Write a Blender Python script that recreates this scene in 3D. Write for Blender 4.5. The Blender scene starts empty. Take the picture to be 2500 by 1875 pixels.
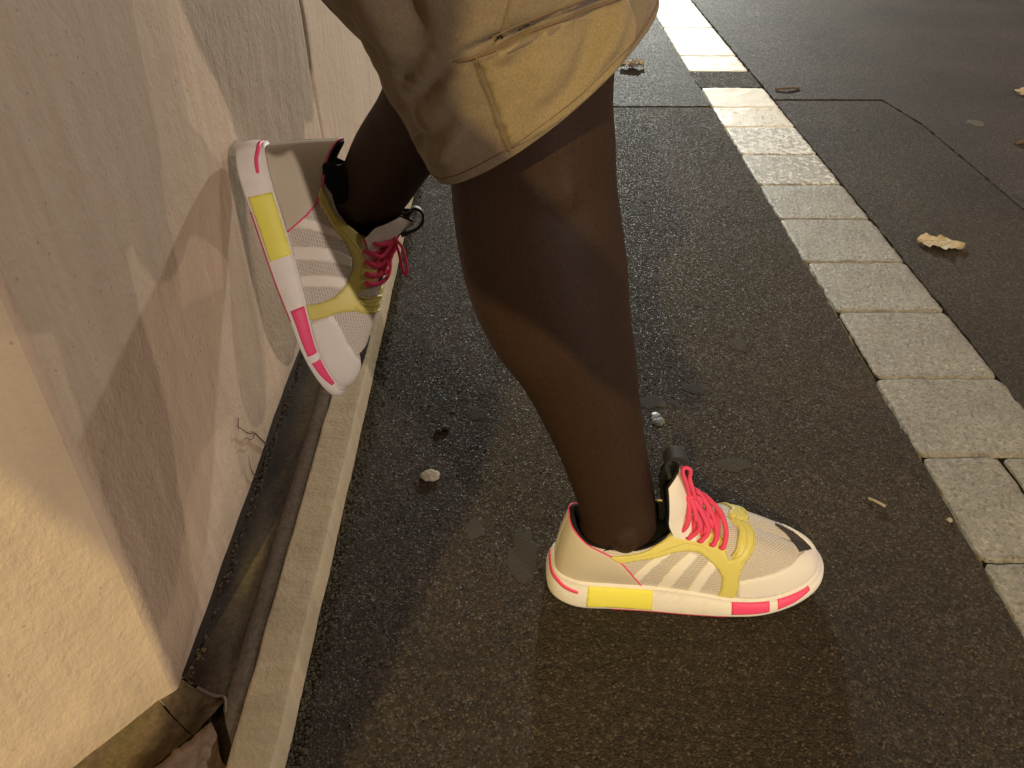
import bpy, math, random
import numpy as np
from mathutils import Vector, Matrix, noise
from mathutils.geometry import delaunay_2d_cdt

random.seed(7)
SC = bpy.context.scene
COL = SC.collection

# ------------------------------------------------------------------ camera
cam_data = bpy.data.cameras.new("camera")
cam = bpy.data.objects.new("camera", cam_data)
COL.objects.link(cam)
SC.camera = cam
cam_data.sensor_width = 36.0
cam_data.lens = 36.0 * 826.0 / 1024.0
cam_data.clip_start = 0.02
cam_data.clip_end = 500.0
cam.location = (0.0, 0.0, 0.74)
cam.rotation_euler = (math.radians(90 - 37.2), 0.0, 0.0)

# ------------------------------------------------------------------ night sky
world = bpy.data.worlds.new("World")
SC.world = world
world.use_nodes = True
wn = world.node_tree.nodes
wl = world.node_tree.links
bg = wn["Background"]
bg.inputs["Color"].default_value = (0.40, 0.285, 0.225, 1)
bg.inputs["Strength"].default_value = 0.15

# ------------------------------------------------------------------ street lamps (four, out of frame) and one added fill lamp
def lamp(name, aim, direction, dist, power, color, radius=0.08):
    d = bpy.data.lights.new(name, 'POINT')
    d.energy = power
    d.color = color
    d.shadow_soft_size = radius
    o = bpy.data.objects.new(name, d)
    v = Vector(direction).normalized()
    o.location = Vector(aim) + v * dist
    COL.objects.link(o)
    return o

lamp("street_light_behind", (0.1, 0.6, 0.1), (-0.25, -0.90, 0.72), 6.0, 980, (1.0, 0.75, 0.31), 0.035)
lamp("fill_light_near_right", (-0.25, 0.8, 0.2), (0.60, -0.82, 0.30), 7.0, 860, (1.0, 0.81, 0.67), 0.06)  # fill, added to brighten the wall and the raised shoe
lamp("street_light_across", (-0.2, 0.7, 0.2), (1.0, 0.80, 0.95), 7.0, 240, (1.0, 0.76, 0.60), 0.05)
lamp("street_light_ahead", (0.25, 2.2, 0.0), (0.13, 0.98, 0.30), 3.4, 470, (0.95, 1.0, 0.92), 0.05)
lamp("street_light_right", (-0.2, 0.7, 0.2), (1.0, 0.25, 0.30), 8.0, 300, (1.0, 0.80, 0.62), 0.06)

SC.view_settings.view_transform = 'Standard'
SC.view_settings.look = 'None'
SC.view_settings.exposure = 0.0
SC.view_settings.gamma = 1.0
SC.view_settings.use_curve_mapping = False

# ------------------------------------------------------------------ helpers
def tag(o, label=None, cat=None, group=None, kind=None):
    if label: o["label"] = label
    if cat: o["category"] = cat
    if group: o["group"] = group
    if kind: o["kind"] = kind
    return o

def empty(name, loc=(0, 0, 0)):
    o = bpy.data.objects.new(name, None)
    o.location = loc
    o.empty_display_size = 0.05
    COL.objects.link(o)
    return o

def mesh_obj(name, verts, faces, mat, parent=None, smooth=True, uvs=None):
    me = bpy.data.meshes.new(name)
    me.from_pydata([tuple(map(float, v)) for v in verts], [], [tuple(f) for f in faces])
    me.update()
    if uvs is not None:
        lay = me.uv_layers.new(name="UVMap")
        idx = np.empty(len(me.loops), dtype=np.int32)
        me.loops.foreach_get("vertex_index", idx)
        lay.data.foreach_set("uv", np.asarray(uvs, dtype=np.float32)[idx].ravel())
    if smooth:
        me.polygons.foreach_set("use_smooth", [True] * len(me.polygons))
    me.materials.append(mat)
    o = bpy.data.objects.new(name, me)
    COL.objects.link(o)
    if parent: o.parent = parent
    return o

def merge(parts):
    V, Fc = [], []
    for v, f in parts:
        n = len(V)
        V += [tuple(map(float, p)) for p in v]
        Fc += [tuple(i + n for i in q) for q in f]
    return V, Fc

def cr(P, t, closed=False):
    P = np.asarray(P, float)
    n = len(P)
    t = np.atleast_1d(np.asarray(t, float))
    if closed:
        i = np.floor(t).astype(int); f = t - i
        g = lambda k: P[(i + k) % n]
    else:
        i = np.clip(np.floor(t).astype(int), 0, n - 2); f = t - i
        g = lambda k: P[np.clip(i + k, 0, n - 1)]
    f = f[:, None]
    a, b, c, d = g(-1), g(0), g(1), g(2)
    return .5 * ((2 * b) + (c - a) * f + (2 * a - 5 * b + 4 * c - d) * f * f + (3 * b - a - 3 * c + d) * f ** 3)

def grid_faces(nu, nv, close_u=False, close_v=False):
    F = []
    for i in range(nu if close_u else nu - 1):
        for j in range(nv if close_v else nv - 1):
            a = i * nv + j
            b = ((i + 1) % nu) * nv + j
            c = ((i + 1) % nu) * nv + (j + 1) % nv
            d = i * nv + (j + 1) % nv
            F.append((a, b, c, d))
    return F

def tube(path, rad, seg=8, sub=6, taper=None, flat=1.0):
    """smooth tube through path points, capped"""
    P = cr(path, np.linspace(0, len(path) - 1, (len(path) - 1) * sub + 1))
    n = len(P)
    V = []
    up = Vector((0, 0, 1))
    prev = None
    for i in range(n):
        t = Vector(P[min(i + 1, n - 1)] - P[max(i - 1, 0)]).normalized()
        if prev is None:
            a = t.cross(up if abs(t.z) < .9 else Vector((1, 0, 0))).normalized()
        else:
            a = (prev - t * prev.dot(t)).normalized()
        prev = a
        b = t.cross(a)
        r = rad if taper is None else rad * (taper[0] + (taper[1] - taper[0]) * i / (n - 1))
        for k in range(seg):
            an = 2 * math.pi * k / seg
            V.append(Vector(P[i]) + a * (r * math.cos(an)) + b * (r * flat * math.sin(an)))
    F = []
    for i in range(n - 1):
        for k in range(seg):
            F.append((i * seg + k, i * seg + (k + 1) % seg, (i + 1) * seg + (k + 1) % seg, (i + 1) * seg + k))
    F.append(tuple(range(seg))[::-1])
    F.append(tuple((n - 1) * seg + k for k in range(seg)))
    return V, F

# ------------------------------------------------------------------ materials
def new_mat(name, rough=0.6, spec=0.5):
    m = bpy.data.materials.new(name)
    m.use_nodes = True
    nt = m.node_tree
    b = nt.nodes["Principled BSDF"]
    b.inputs["Roughness"].default_value = rough
    b.inputs["Specular IOR Level"].default_value = spec
    return m, nt, b

def N(nt, typ, **kw):
    n = nt.nodes.new(typ)
    for k, v in kw.items():
        if k in n.inputs: n.inputs[k].default_value = v
        else: setattr(n, k, v)
    return n

def coords(nt, kind="Object", scale=(1, 1, 1)):
    tc = N(nt, "ShaderNodeTexCoord")
    mp = N(nt, "ShaderNodeMapping")
    mp.inputs["Scale"].default_value = scale
    nt.links.new(tc.outputs[kind], mp.inputs["Vector"])
    return mp.outputs[0]

def ramp(nt, fac, stops):
    r = N(nt, "ShaderNodeValToRGB")
    cr_ = r.color_ramp
    while len(cr_.elements) < len(stops): cr_.elements.new(0.5)
    for e, (p, c) in zip(cr_.elements, stops):
        e.position = p
        e.color = (*c, 1) if len(c) == 3 else c
    nt.links.new(fac, r.inputs[0])
    return r.outputs[0]

def mixc(nt, fac, a, b, mode='MIX'):
    m = N(nt, "ShaderNodeMix", data_type='RGBA', blend_type=mode)
    for sock, v in ((m.inputs[0], fac), (m.inputs[6], a), (m.inputs[7], b)):
        if isinstance(v, (int, float)): sock.default_value = v
        elif isinstance(v, tuple): sock.default_value = (*v, 1)
        else: nt.links.new(v, sock)
    return m.outputs[2]

def noise_tex(nt, vec, scale, detail=4, rough=0.55):
    n = N(nt, "ShaderNodeTexNoise", Scale=scale, Detail=detail, Roughness=rough)
    nt.links.new(vec, n.inputs["Vector"])
    return n.outputs["Fac"]

def bump(nt, b, height, strength, dist, prev=None):
    bp = N(nt, "ShaderNodeBump", Strength=strength, Distance=dist)
    nt.links.new(height, bp.inputs["Height"])
    if prev is not None: nt.links.new(prev, bp.inputs["Normal"])
    nt.links.new(bp.outputs[0], b.inputs["Normal"])
    return bp.outputs[0]

def simple(name, col, rough=.6, spec=.4, bs=300, bstr=.15, bd=.0006, var=.12):
    m, nt, b = new_mat(name, rough, spec)
    v = coords(nt)
    f = noise_tex(nt, v, bs, 3)
    f2 = noise_tex(nt, v, 18, 4)
    c = mixc(nt, f2, tuple(x * (1 - var) for x in col), tuple(min(1, x * (1 + var)) for x in col))
    nt.links.new(c, b.inputs["Base Color"])
    bump(nt, b, f, bstr, bd)
    return m

def asphalt_mat(name, dark, mid, light, grain=260., seed=0., rough=.62, bstr=.8, spark=.35):
    m, nt, b = new_mat(name, rough, spec=.28)
    tc = N(nt, "ShaderNodeTexCoord")
    mp = N(nt, "ShaderNodeMapping")
    mp.inputs["Location"].default_value = (seed, seed * .7, 0)
    nt.links.new(tc.outputs["Object"], mp.inputs["Vector"])
    v = mp.outputs[0]
    # jitter the coordinates so that grains are irregular
    nz = N(nt, "ShaderNodeTexNoise", Scale=grain * .8, Detail=2)
    nt.links.new(v, nz.inputs["Vector"])
    va = N(nt, "ShaderNodeVectorMath", operation='MULTIPLY_ADD')
    nt.links.new(nz.outputs["Color"], va.inputs[0])
    va.inputs[1].default_value = (.0035, .0035, .0035)
    nt.links.new(v, va.inputs[2])
    vo = N(nt, "ShaderNodeTexVoronoi", Scale=grain, feature='F1')
    nt.links.new(va.outputs[0], vo.inputs["Vector"])
    sep = N(nt, "ShaderNodeSeparateColor")
    nt.links.new(vo.outputs["Color"], sep.inputs[0])
    vo2 = N(nt, "ShaderNodeTexVoronoi", Scale=grain * .42, feature='F1')
    nt.links.new(va.outputs[0], vo2.inputs["Vector"])
    sep2 = N(nt, "ShaderNodeSeparateColor")
    nt.links.new(vo2.outputs["Color"], sep2.inputs[0])
    c1 = ramp(nt, sep.outputs[0], [(0, dark), (.55, mid), (.86, mid), (.97, light), (1, light)])
    c2 = ramp(nt, sep2.outputs[1], [(0, dark), (.75, mid), (.93, mid), (.96, light), (1, light)])
    c = mixc(nt, .25, c1, c2)
    big = noise_tex(nt, v, 3.2, 5)
    tone = ramp(nt, big, [(.25, (.62, .62, .64)), (.75, (1.25, 1.2, 1.12))])
    c = mixc(nt, 1.0, c, tone, 'MULTIPLY')
    fine = noise_tex(nt, v, 900, 2)
    tone2 = ramp(nt, fine, [(.3, (.6, .6, .6)), (.7, (1.35, 1.35, 1.35))])
    c = mixc(nt, 1.0, c, tone2, 'MULTIPLY')
    nt.links.new(c, b.inputs["Base Color"])
    r = ramp(nt, sep.outputs[2], [(0, (rough - spark,) * 3), (.12, (rough - spark * .5,) * 3), (.3, (rough,) * 3), (1, (min(1, rough + .2),) * 3)])
    nt.links.new(r, b.inputs["Roughness"])
    mth = N(nt, "ShaderNodeMath", operation='MULTIPLY_ADD')
    nt.links.new(vo2.outputs["Distance"], mth.inputs[0])
    mth.inputs[1].default_value = -.8
    m2 = N(nt, "ShaderNodeMath", operation='MULTIPLY')
    nt.links.new(vo.outputs["Distance"], m2.inputs[0])
    m2.inputs[1].default_value = -1.0
    nt.links.new(m2.outputs[0], mth.inputs[2])
    m3 = N(nt, "ShaderNodeMath", operation='MULTIPLY_ADD')
    nt.links.new(sep.outputs[1], m3.inputs[0]); m3.inputs[1].default_value = .7
    nt.links.new(mth.outputs[0], m3.inputs[2])
    bump(nt, b, m3.outputs[0], bstr, .0032)
    return m

def granite_mat(name, base, rough=.5, white=0.0, grain=1.0):
    m, nt, b = new_mat(name, rough, .5)
    v = coords(nt)
    vo = N(nt, "ShaderNodeTexVoronoi", Scale=330 * grain, feature='F1')
    nt.links.new(v, vo.inputs["Vector"])
    sep = N(nt, "ShaderNodeSeparateColor"); nt.links.new(vo.outputs["Color"], sep.inputs[0])
    d = tuple(x * .55 for x in base); l = tuple(min(.8, x * 1.35) for x in base)
    c = ramp(nt, sep.outputs[0], [(0, d), (.25, base), (.7, base), (1, l)])
    n1 = noise_tex(nt, v, 95, 4, .65)
    c = mixc(nt, 1, c, ramp(nt, n1, [(.3, (.70, .69, .68)), (.7, (1.2, 1.2, 1.18))]), 'MULTIPLY')
    n0 = noise_tex(nt, v, 9, 4)
    c = mixc(nt, 1, c, ramp(nt, n0, [(.3, (.82, .80, .78)), (.7, (1.1, 1.1, 1.08))]), 'MULTIPLY')
    if white > 0:
        wn_ = noise_tex(nt, v, 60, 5, .7)
        p0_ = .34 + .26 * white
        msk = ramp(nt, wn_, [(p0_, (.92,) * 3), (p0_ + .09, (.85,) * 3 if white > .9 else (.0,) * 3)])
        c = mixc(nt, msk, c, (.80, .80, .77))
    nt.links.new(c, b.inputs["Base Color"])
    h = noise_tex(nt, v, 130, 5, .7)
    p = bump(nt, b, h, .9, .006 if white < .8 else .002)
    return m

def plaster_mat(name, base, splash=True):
    m, nt, b = new_mat(name, .85, .25)
    v = coords(nt)
    a = noise_tex(nt, v, 5.0, 5, .6)
    c = mixc(nt, a, tuple(x * .88 for x in base), tuple(min(1, x * 1.10) for x in base))
    # small pits
    vo = N(nt, "ShaderNodeTexVoronoi", Scale=130, feature='F1')
    nt.links.new(v, vo.inputs["Vector"])
    sp = N(nt, "ShaderNodeSeparateColor"); nt.links.new(vo.outputs["Color"], sp.inputs[0])
    gt = N(nt, "ShaderNodeMath", operation='GREATER_THAN'); nt.links.new(sp.outputs[0], gt.inputs[0]); gt.inputs[1].default_value = .955
    lt = N(nt, "ShaderNodeMath", operation='LESS_THAN'); nt.links.new(vo.outputs["Distance"], lt.inputs[0]); lt.inputs[1].default_value = .16
    mu = N(nt, "ShaderNodeMath", operation='MULTIPLY'); nt.links.new(gt.outputs[0], mu.inputs[0]); nt.links.new(lt.outputs[0], mu.inputs[1])
    c = mixc(nt, mu.outputs[0], c, tuple(x * .68 for x in base))
    st = noise_tex(nt, v, 14, 6, .75)
    c = mixc(nt, ramp(nt, st, [(.66, (0, 0, 0)), (.78, (.45, .45, .45))]), c, (base[0] * .5, base[1] * .46, base[2] * .42))
    # splash dirt along the foot of the wall, streaks above
    tcz = N(nt, "ShaderNodeTexCoord"); sz = N(nt, "ShaderNodeSeparateXYZ"); nt.links.new(tcz.outputs["Object"], sz.inputs[0])
    sd = noise_tex(nt, v, 11, 6, .7)
    za = N(nt, "ShaderNodeMath", operation='MULTIPLY_ADD'); nt.links.new(sd, za.inputs[0]); za.inputs[1].default_value = .16; nt.links.new(sz.outputs[2], za.inputs[2])
    zr = N(nt, "ShaderNodeMapRange"); nt.links.new(za.outputs[0], zr.inputs[0]); zr.inputs[1].default_value = .055; zr.inputs[2].default_value = .13
    zr.inputs[3].default_value = .5; zr.inputs[4].default_value = 0.0
    if splash: c = mixc(nt, zr.outputs[0], c, (base[0] * .42, base[1] * .40, base[2] * .36))
    vst = coords(nt, scale=(1, 9, .7))
    sk = noise_tex(nt, vst, 6, 5, .6)
    c = mixc(nt, 1, c, ramp(nt, sk, [(.3, (.91, .90, .88)), (.7, (1.06, 1.06, 1.06))]), 'MULTIPLY')
    nt.links.new(c, b.inputs["Base Color"])
    vs = coords(nt, scale=(1, 1, .8))
    h = noise_tex(nt, vs, 190, 5, .65)
    p1 = bump(nt, b, h, .6, .0026)
    h2 = noise_tex(nt, v, 34, 3, .5)
    bump(nt, b, h2, .45, .006, p1)
    return m

def gutter_mat(name, dark, mid, green, dirt=False):
    m, nt, b = new_mat(name, .85, .2)
    v = coords(nt, scale=(1, .35, 1))
    a = noise_tex(nt, v, 22, 6, .65)
    c = ramp(nt, a, [(.28, dark), (.52, mid), (.62, green), (.75, tuple(min(1, x * 1.6) for x in mid))])
    v2 = coords(nt)
    f = noise_tex(nt, v2, 160, 5, .7)
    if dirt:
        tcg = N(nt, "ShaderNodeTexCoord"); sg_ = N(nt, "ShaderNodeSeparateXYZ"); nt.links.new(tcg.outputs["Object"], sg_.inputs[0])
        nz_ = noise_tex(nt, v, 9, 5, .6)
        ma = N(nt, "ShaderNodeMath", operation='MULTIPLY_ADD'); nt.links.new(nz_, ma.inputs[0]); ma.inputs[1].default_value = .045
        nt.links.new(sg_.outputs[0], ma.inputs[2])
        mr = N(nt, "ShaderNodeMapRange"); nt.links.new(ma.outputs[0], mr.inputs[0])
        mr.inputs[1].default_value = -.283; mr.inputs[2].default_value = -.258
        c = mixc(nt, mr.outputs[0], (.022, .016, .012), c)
    c = mixc(nt, 1, c, ramp(nt, f, [(.3, (.68, .68, .68)), (.7, (1.25, 1.25, 1.25))]), 'MULTIPLY')
    nt.links.new(c, b.inputs["Base Color"])
    bump(nt, b, f, .5, .0022)
    return m

def knit_mat(name, base, hole):
    m, nt, b = new_mat(name, .75, .25)
    tc = N(nt, "ShaderNodeTexCoord")
    br = N(nt, "ShaderNodeTexBrick", Scale=1.0)
    br.inputs["Brick Width"].default_value = .0046
    br.inputs["Row Height"].default_value = .0026
    br.inputs["Mortar Size"].default_value = .00072
    br.inputs["Mortar Smooth"].default_value = .9
    br.inputs["Color1"].default_value = (*hole, 1)
    br.inputs["Color2"].default_value = (*tuple(x * .93 for x in hole), 1)
    br.inputs["Mortar"].default_value = (*base, 1)
    nt.links.new(tc.outputs["UV"], br.inputs["Vector"])
    nt.links.new(br.outputs["Color"], b.inputs["Base Color"])
    bump(nt, b, br.outputs["Fac"], .8, .0009)
    return m

def cloth_mat(name, base, sc=1400):
    m, nt, b = new_mat(name, .85, .2)
    v = coords(nt)
    a = noise_tex(nt, v, 12, 4)
    c = mixc(nt, a, tuple(x * .86 for x in base), tuple(x * 1.12 for x in base))
    f = noise_tex(nt, v, 700, 2)
    c = mixc(nt, 1, c, ramp(nt, f, [(.3, (.84,) * 3), (.7, (1.14,) * 3)]), 'MULTIPLY')
    nt.links.new(c, b.inputs["Base Color"])
    b.inputs["Sheen Weight"].default_value = .15
    w = N(nt, "ShaderNodeTexWave", Scale=sc * .3, Distortion=1.0)
    nt.links.new(v, w.inputs["Vector"])
    p = bump(nt, b, w.outputs["Fac"], .25, .0004)
    bump(nt, b, noise_tex(nt, v, 60, 3), .35, .0025, p)
    return m

def skin_mat():
    m, nt, b = new_mat("dark_skin", .62, .28)
    v = coords(nt)
    a = noise_tex(nt, v, 14, 5)
    c = mixc(nt, a, (.026, .0130, .0078), (.040, .0205, .0122))
    f = noise_tex(nt, v, 420, 3)
    c = mixc(nt, 1, c, ramp(nt, f, [(.3, (.8,) * 3), (.7, (1.2,) * 3)]), 'MULTIPLY')
    nt.links.new(c, b.inputs["Base Color"])
    vl = coords(nt, scale=(1, 1, .22))
    h = noise_tex(nt, vl, 520, 3, .6)
    c = mixc(nt, 1, c, ramp(nt, h, [(.35, (.93,) * 3), (.65, (1.06,) * 3)]), 'MULTIPLY')
    nt.links.new(c, b.inputs["Base Color"])
    p = bump(nt, b, h, .15, .0004)
    bump(nt, b, noise_tex(nt, v, 40, 4), .25, .003, p)
    return m

MAT = {}
MAT['skin'] = skin_mat()
MAT['asphalt'] = asphalt_mat("pavement_asphalt", (.019, .015, .0115), (.055, .043, .032), (.145, .118, .09), grain=460, rough=.85, spark=.5)
MAT['road'] = asphalt_mat("road_asphalt", (.028, .024, .023), (.048, .041, .039), (.12, .10, .09), grain=420, seed=3.3, rough=.72, spark=.3, bstr=.5)
MAT['road_patch'] = asphalt_mat("road_patch_asphalt", (.024, .020, .018), (.046, .038, .033), (.13, .11, .095), grain=420, seed=7.7, rough=.76, spark=.35, bstr=.5)
MAT['granite'] = granite_mat("pale_granite", (.285, .275, .252), .38)
MAT['granite_worn_lit'] = granite_mat("granite_worn_paint_lamp_lit", (.40, .38, .35), .40, white=.80)  # worn paint, with lamp brightening put into the colour as well
MAT['granite_lit_faint'] = granite_mat("granite_lamp_lit_faint", (.325, .315, .295), .37, white=.18)  # unpainted stone; lamp brightening along the strip put into its colour
MAT['granite_lit_half'] = granite_mat("granite_lamp_lit_half", (.36, .35, .33), .38, white=.42)  # one stone farther, more of the lamp's light put into the colour
MAT['paint'] = granite_mat("white_paint_on_stone", (.74, .74, .72), .55, white=.95)
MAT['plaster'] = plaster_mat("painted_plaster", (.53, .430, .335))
MAT['plaster_corner_lit'] = plaster_mat("painted_plaster_corner_lamp_lit", (.63, .52, .37))  # same plaster; yellow lamplight on the chamfer put into the colour
MAT['kerb'] = plaster_mat("painted_kerb", (.46, .39, .27), False)
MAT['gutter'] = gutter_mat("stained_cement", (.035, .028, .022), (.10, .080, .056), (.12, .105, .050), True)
MAT['gutter_near'] = gutter_mat("ochre_stained_cement", (.05, .036, .022), (.13, .095, .055), (.12, .095, .045))
MAT['gutter_lip'] = gutter_mat("worn_cement_lip", (.12, .10, .085), (.17, .14, .115), (.16, .13, .10))
MAT['broken'] = plaster_mat("broken_cement", (.24, .175, .135), False)
MAT['gum'] = simple("flattened_gum", (.045, .042, .036), .85, .3, 260, .6, .0015, .35)
MAT['gum_pale'] = simple("pale_flattened_gum", (.11, .11, .10), .4, .5, 160, .6, .002)
MAT['leaf'] = simple("dry_leaf", (.50, .44, .33), .7, .3, 120, .5, .002)
MAT['pebble'] = simple("pale_pebble", (.38, .34, .26), .7, .3, 260, .8, .002, .3)
MAT['grit'] = simple("loose_grit", (.075, .062, .048), .7, .3, 200, .4, .001, .4)
MAT['twig'] = simple("dry_twig", (.12, .08, .05), .8, .2)
MAT['moss'] = simple("kerb_moss", (.070, .066, .046), .95, .1, 200, .5, .002, .4)
MAT['soil'] = simple("dark_soil", (.075, .055, .038), .95, .1, 200, .6, .002, .4)
MAT['dark'] = simple("dark_gap", (.02, .016, .013), .95, .05)
MAT['shorts'] = cloth_mat("taupe_cotton", (.175, .138, .098))
MAT['shorts_lit'] = cloth_mat("lamp_lit_cotton", (.235, .185, .108))  # same cotton with the yellow lamplight put into the colour
MAT['thread'] = cloth_mat("seam_thread", (.15, .10, .06))
MAT['shirt'] = cloth_mat("dark_cotton_shirt", (.05, .05, .06))
MAT['sock'] = simple("black_sock", (.010, .011, .013), .9, .15, 500, .4, .0006)
MAT['lining'] = simple("black_padded_lining", (.012, .012, .013), .85, .2, 500, .4, .0006)
MAT['knit'] = knit_mat("off_white_knit_mesh", (.80, .75, .69), (.55, .50, .45))
MAT['midsole'] = simple("white_foam_midsole", (.84, .81, .77), .55, .35, 900, .12, .0004, .03)
def grimy(name, col, rough):
    m, nt, b = new_mat(name, rough, .35)
    v = coords(nt)
    a = noise_tex(nt, v, 55, 6, .75)
    g_ = ramp(nt, a, [(.50, (0, 0, 0)), (.72, (.34, .34, .34))])
    c = mixc(nt, g_, col, tuple(x * .62 for x in col))
    nt.links.new(c, b.inputs["Base Color"])
    bump(nt, b, noise_tex(nt, v, 700, 3), .2, .0005)
    return m
MAT['midsole'] = grimy("white_foam_midsole_worn", (.79, .76, .73), .6)
MAT['white'] = simple("white_overlay", (.78, .755, .725), .5, .4, 900, .1, .0003, .03)
MAT['stripe'] = simple("pale_stripe_overlay", (.80, .765, .71), .5, .4, 900, .08, .0003, .03)
MAT['counter'] = simple("tan_heel_counter", (.56, .51, .42), .6, .35, 700, .15, .0004, .05)
MAT['yellow'] = simple("mustard_yellow_cage", (.66, .60, .17), .45, .45, 500, .06, .0003, .04)
MAT['lime'] = simple("lemon_yellow_foam", (.82, .78, .13), .5, .35, 900, .1, .0003, .03)
MAT['pink'] = simple("hot_pink_foam", (.82, .075, .21), .5, .35, 900, .1, .0003, .03)
MAT['lace'] = simple("coral_pink_lace", (.80, .085, .19), .8, .2, 1400, .7, .0008, .1)
MAT['tipblack'] = simple("dark_rubber_tip", (.035, .028, .030), .55, .35)
MAT['strap'] = simple("black_webbing", (.022, .023, .024), .6, .45, 900, .5, .0006)
MAT['outsole'] = simple("pink_rubber_outsole", (.55, .08, .13), .6, .3)

# ------------------------------------------------------------------ ground
def sheet(name, x0, x1, y0, y1, z, mat, nx=2, ny=2, parent=None, wob=0):
    V = []
    for i in range(nx):
        for j in range(ny):
            x = x0 + (x1 - x0) * i / (nx - 1); y = y0 + (y1 - y0) * j / (ny - 1)
            V.append((x, y, z + (wob * noise.noise(Vector((x * 2.2, y * 2.2, z))) if wob else 0)))
    return mesh_obj(name, V, grid_faces(nx, ny), mat, parent)

def jag_sheet(name, poly, z, mat, thick=.03, amp=.0015, step=.01, parent=None):
    """flat slab with a slightly ragged outline, top at z"""
    out = []
    n = len(poly)
    for i in range(n):
        a = Vector(poly[i]); b = Vector(poly[(i + 1) % n])
        m = max(1, int((b - a).length / step))
        m = min(m, 160)
        nn = Vector((-(b - a).y, (b - a).x)).normalized()
        for k in range(m):
            p = a.lerp(b, k / m)
            out.append(p + nn * amp * 2 * noise.noise(Vector((p.x * 60, p.y * 60, 1.3))))
    V = [(p.x, p.y, z) for p in out] + [(p.x, p.y, z - thick) for p in out]
    m = len(out)
    F = [tuple(range(m))] + [(i, m + i, m + (i + 1) % m, (i + 1) % m) for i in range(m)]
    return mesh_obj(name, V, F, mat, parent, smooth=False)

ground = sheet("ground", -120, 120, -120, 120, -.06, MAT['road'])
tag(ground, kind="structure")
pave = jag_sheet("pavement", [(-.32, -1.5), (.5385, -1.5), (.5400, 1.0), (.5310, 2.188), (-.32, 2.188)], 0.0, MAT['asphalt'], amp=.002)
tag(pave, kind="structure")
pave_far = jag_sheet("pavement_beyond_joint", [(-.32, 2.194), (.5300, 2.194), (.5185, 2.6), (.500, 5.0), (.4695, 9.0), (-.32, 9.0)], 0.002, MAT['road'], amp=.002)
tag(pave_far, kind="structure")
road = jag_sheet("road", [(.735, -1.5), (14, -1.5), (14, 9.0), (.592, 9.0), (.6855, 3.4), (.7085, 2.247), (1.0, 2.244), (1.036, 2.05), (1.05, 1.52), (1.075, .6), (1.10, -1.4), (.735, -1.4)][0:12], 0.003, MAT['road'], amp=.002)
tag(road, kind="structure")
patch_ = jag_sheet("road_patch", [(.738, -1.39), (1.09, -1.39), (1.0742, .6), (1.0492, 1.52), (1.0352, 2.0485), (.999, 2.2415), (.7095, 2.2415), (.7275, 1.2)], .0005, MAT['road_patch'], amp=.002)
tag(patch_, kind="structure")

# granite edging stones, one object per stone
strip = empty("stone_edging", (.62, 1.0, 0))
tag(strip, kind="structure")

def stone(x0a, x0b, x1a, x1b, y0, y1, mat, top=.0012, parent=strip, chip=None):
    """stone between y0 and y1, left edge x0a at y0 and x0b at y1, right edge x1a, x1b"""
    g = .0018
    nx, ny = 22, 22
    V = []
    rr = .0012
    for i in range(nx):
        for j in range(ny):
            u = i / (nx - 1); v = j / (ny - 1)
            uu = .5 - .5 * math.cos(math.pi * u); vv = .5 - .5 * math.cos(math.pi * v)
            uu = .5 * uu + .5 * u; vv = .5 * vv + .5 * v
            y = y0 + g + (y1 - y0 - 2 * g) * vv
            xl = x0a + (x0b - x0a) * vv + g; xr = x1a + (x1b - x1a) * vv - g
            x = xl + (xr - xl) * uu
            dx = min((x - xl), (xr - x)); dy = min(y - y0 - g, y1 - g - y)
            dd = min(dx, dy)
            z = top + .0016 * noise.noise(Vector((x * 28, y * 28, 5))) + .0012 * noise.noise(Vector((x * 90, y * 90, 2)))
            if dd < rr: z -= (rr - dd) * .8
            # ragged rim
            if i in (0, nx - 1): x += .0022 * noise.noise(Vector((x * 9, y * 70, 3)))
            if j in (0, ny - 1): y += .0010 * noise.noise(Vector((x * 70, y * 9, 8)))
            # rounded corners
            cx = min(uu, 1 - uu) * (xr - xl); cy = min(vv, 1 - vv) * (y1 - y0)
            if cx + cy < .007:
                k = (.007 - cx - cy) * .35
                x += k if uu < .5 else -k
                y += k if vv < .5 else -k
            V.append((x, y, z))
    F = grid_faces(nx, ny)
    rim = [i * ny for i in range(nx)] + [(nx - 1) * ny + j for j in range(1, ny)] + [i * ny + ny - 1 for i in range(nx - 2, -1, -1)] + [j for j in range(ny - 2, 0, -1)]
    b = len(V)
    for r in rim: V.append((V[r][0], V[r][1], -.05))
    m = len(rim)
    for k in range(m): F.append((rim[k], b + k, b + (k + 1) % m, rim[(k + 1) % m]))
    cxm = (x0a + x1a) / 2; cym = (y0 + y1) / 2
    V = [(x - cxm, y - cym, z) for x, y, z in V]
    o = mesh_obj("stone", V, F, mat, parent)
    o.location = (cxm - .62, cym - 1.0, 0)
    return o

def xl(y): return .5415 - .0055 * max(0, y - 1.0) * 1.4
def xr(y): return .730 - .0170 * max(0, y - .9)
rows = [.634, .814, .988, 1.173, 1.343, 1.52, 1.689, 1.859, 2.04, 2.185, 2.35]
jit = [0, 0, .004, .003, -.001, .000, -.001, .001, -.002, 0]
for i in range(len(rows) - 1):
    y0, y1 = rows[i], rows[i + 1]
    mt = MAT['granite']
    if i == 6: mt = MAT['granite_lit_faint']
    if i == 7: mt = MAT['granite_lit_half']
    if i >= 8: mt = MAT['granite_worn_lit']
    if i == 9: mt = MAT['paint']
    o_ = jit[i]
    if i in (0,):
        stone(xl(y0) + o_, xl(y1) + o_, .648, .645, y0, y1, mt)
        stone(.651, .648, .735, .733, y0, y1, mt)
    else:
        stone(xl(y0) + o_, xl(y1) + o_, xr(y0), xr(y1), y0, y1, mt)
yy = .634
k = 0
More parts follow.
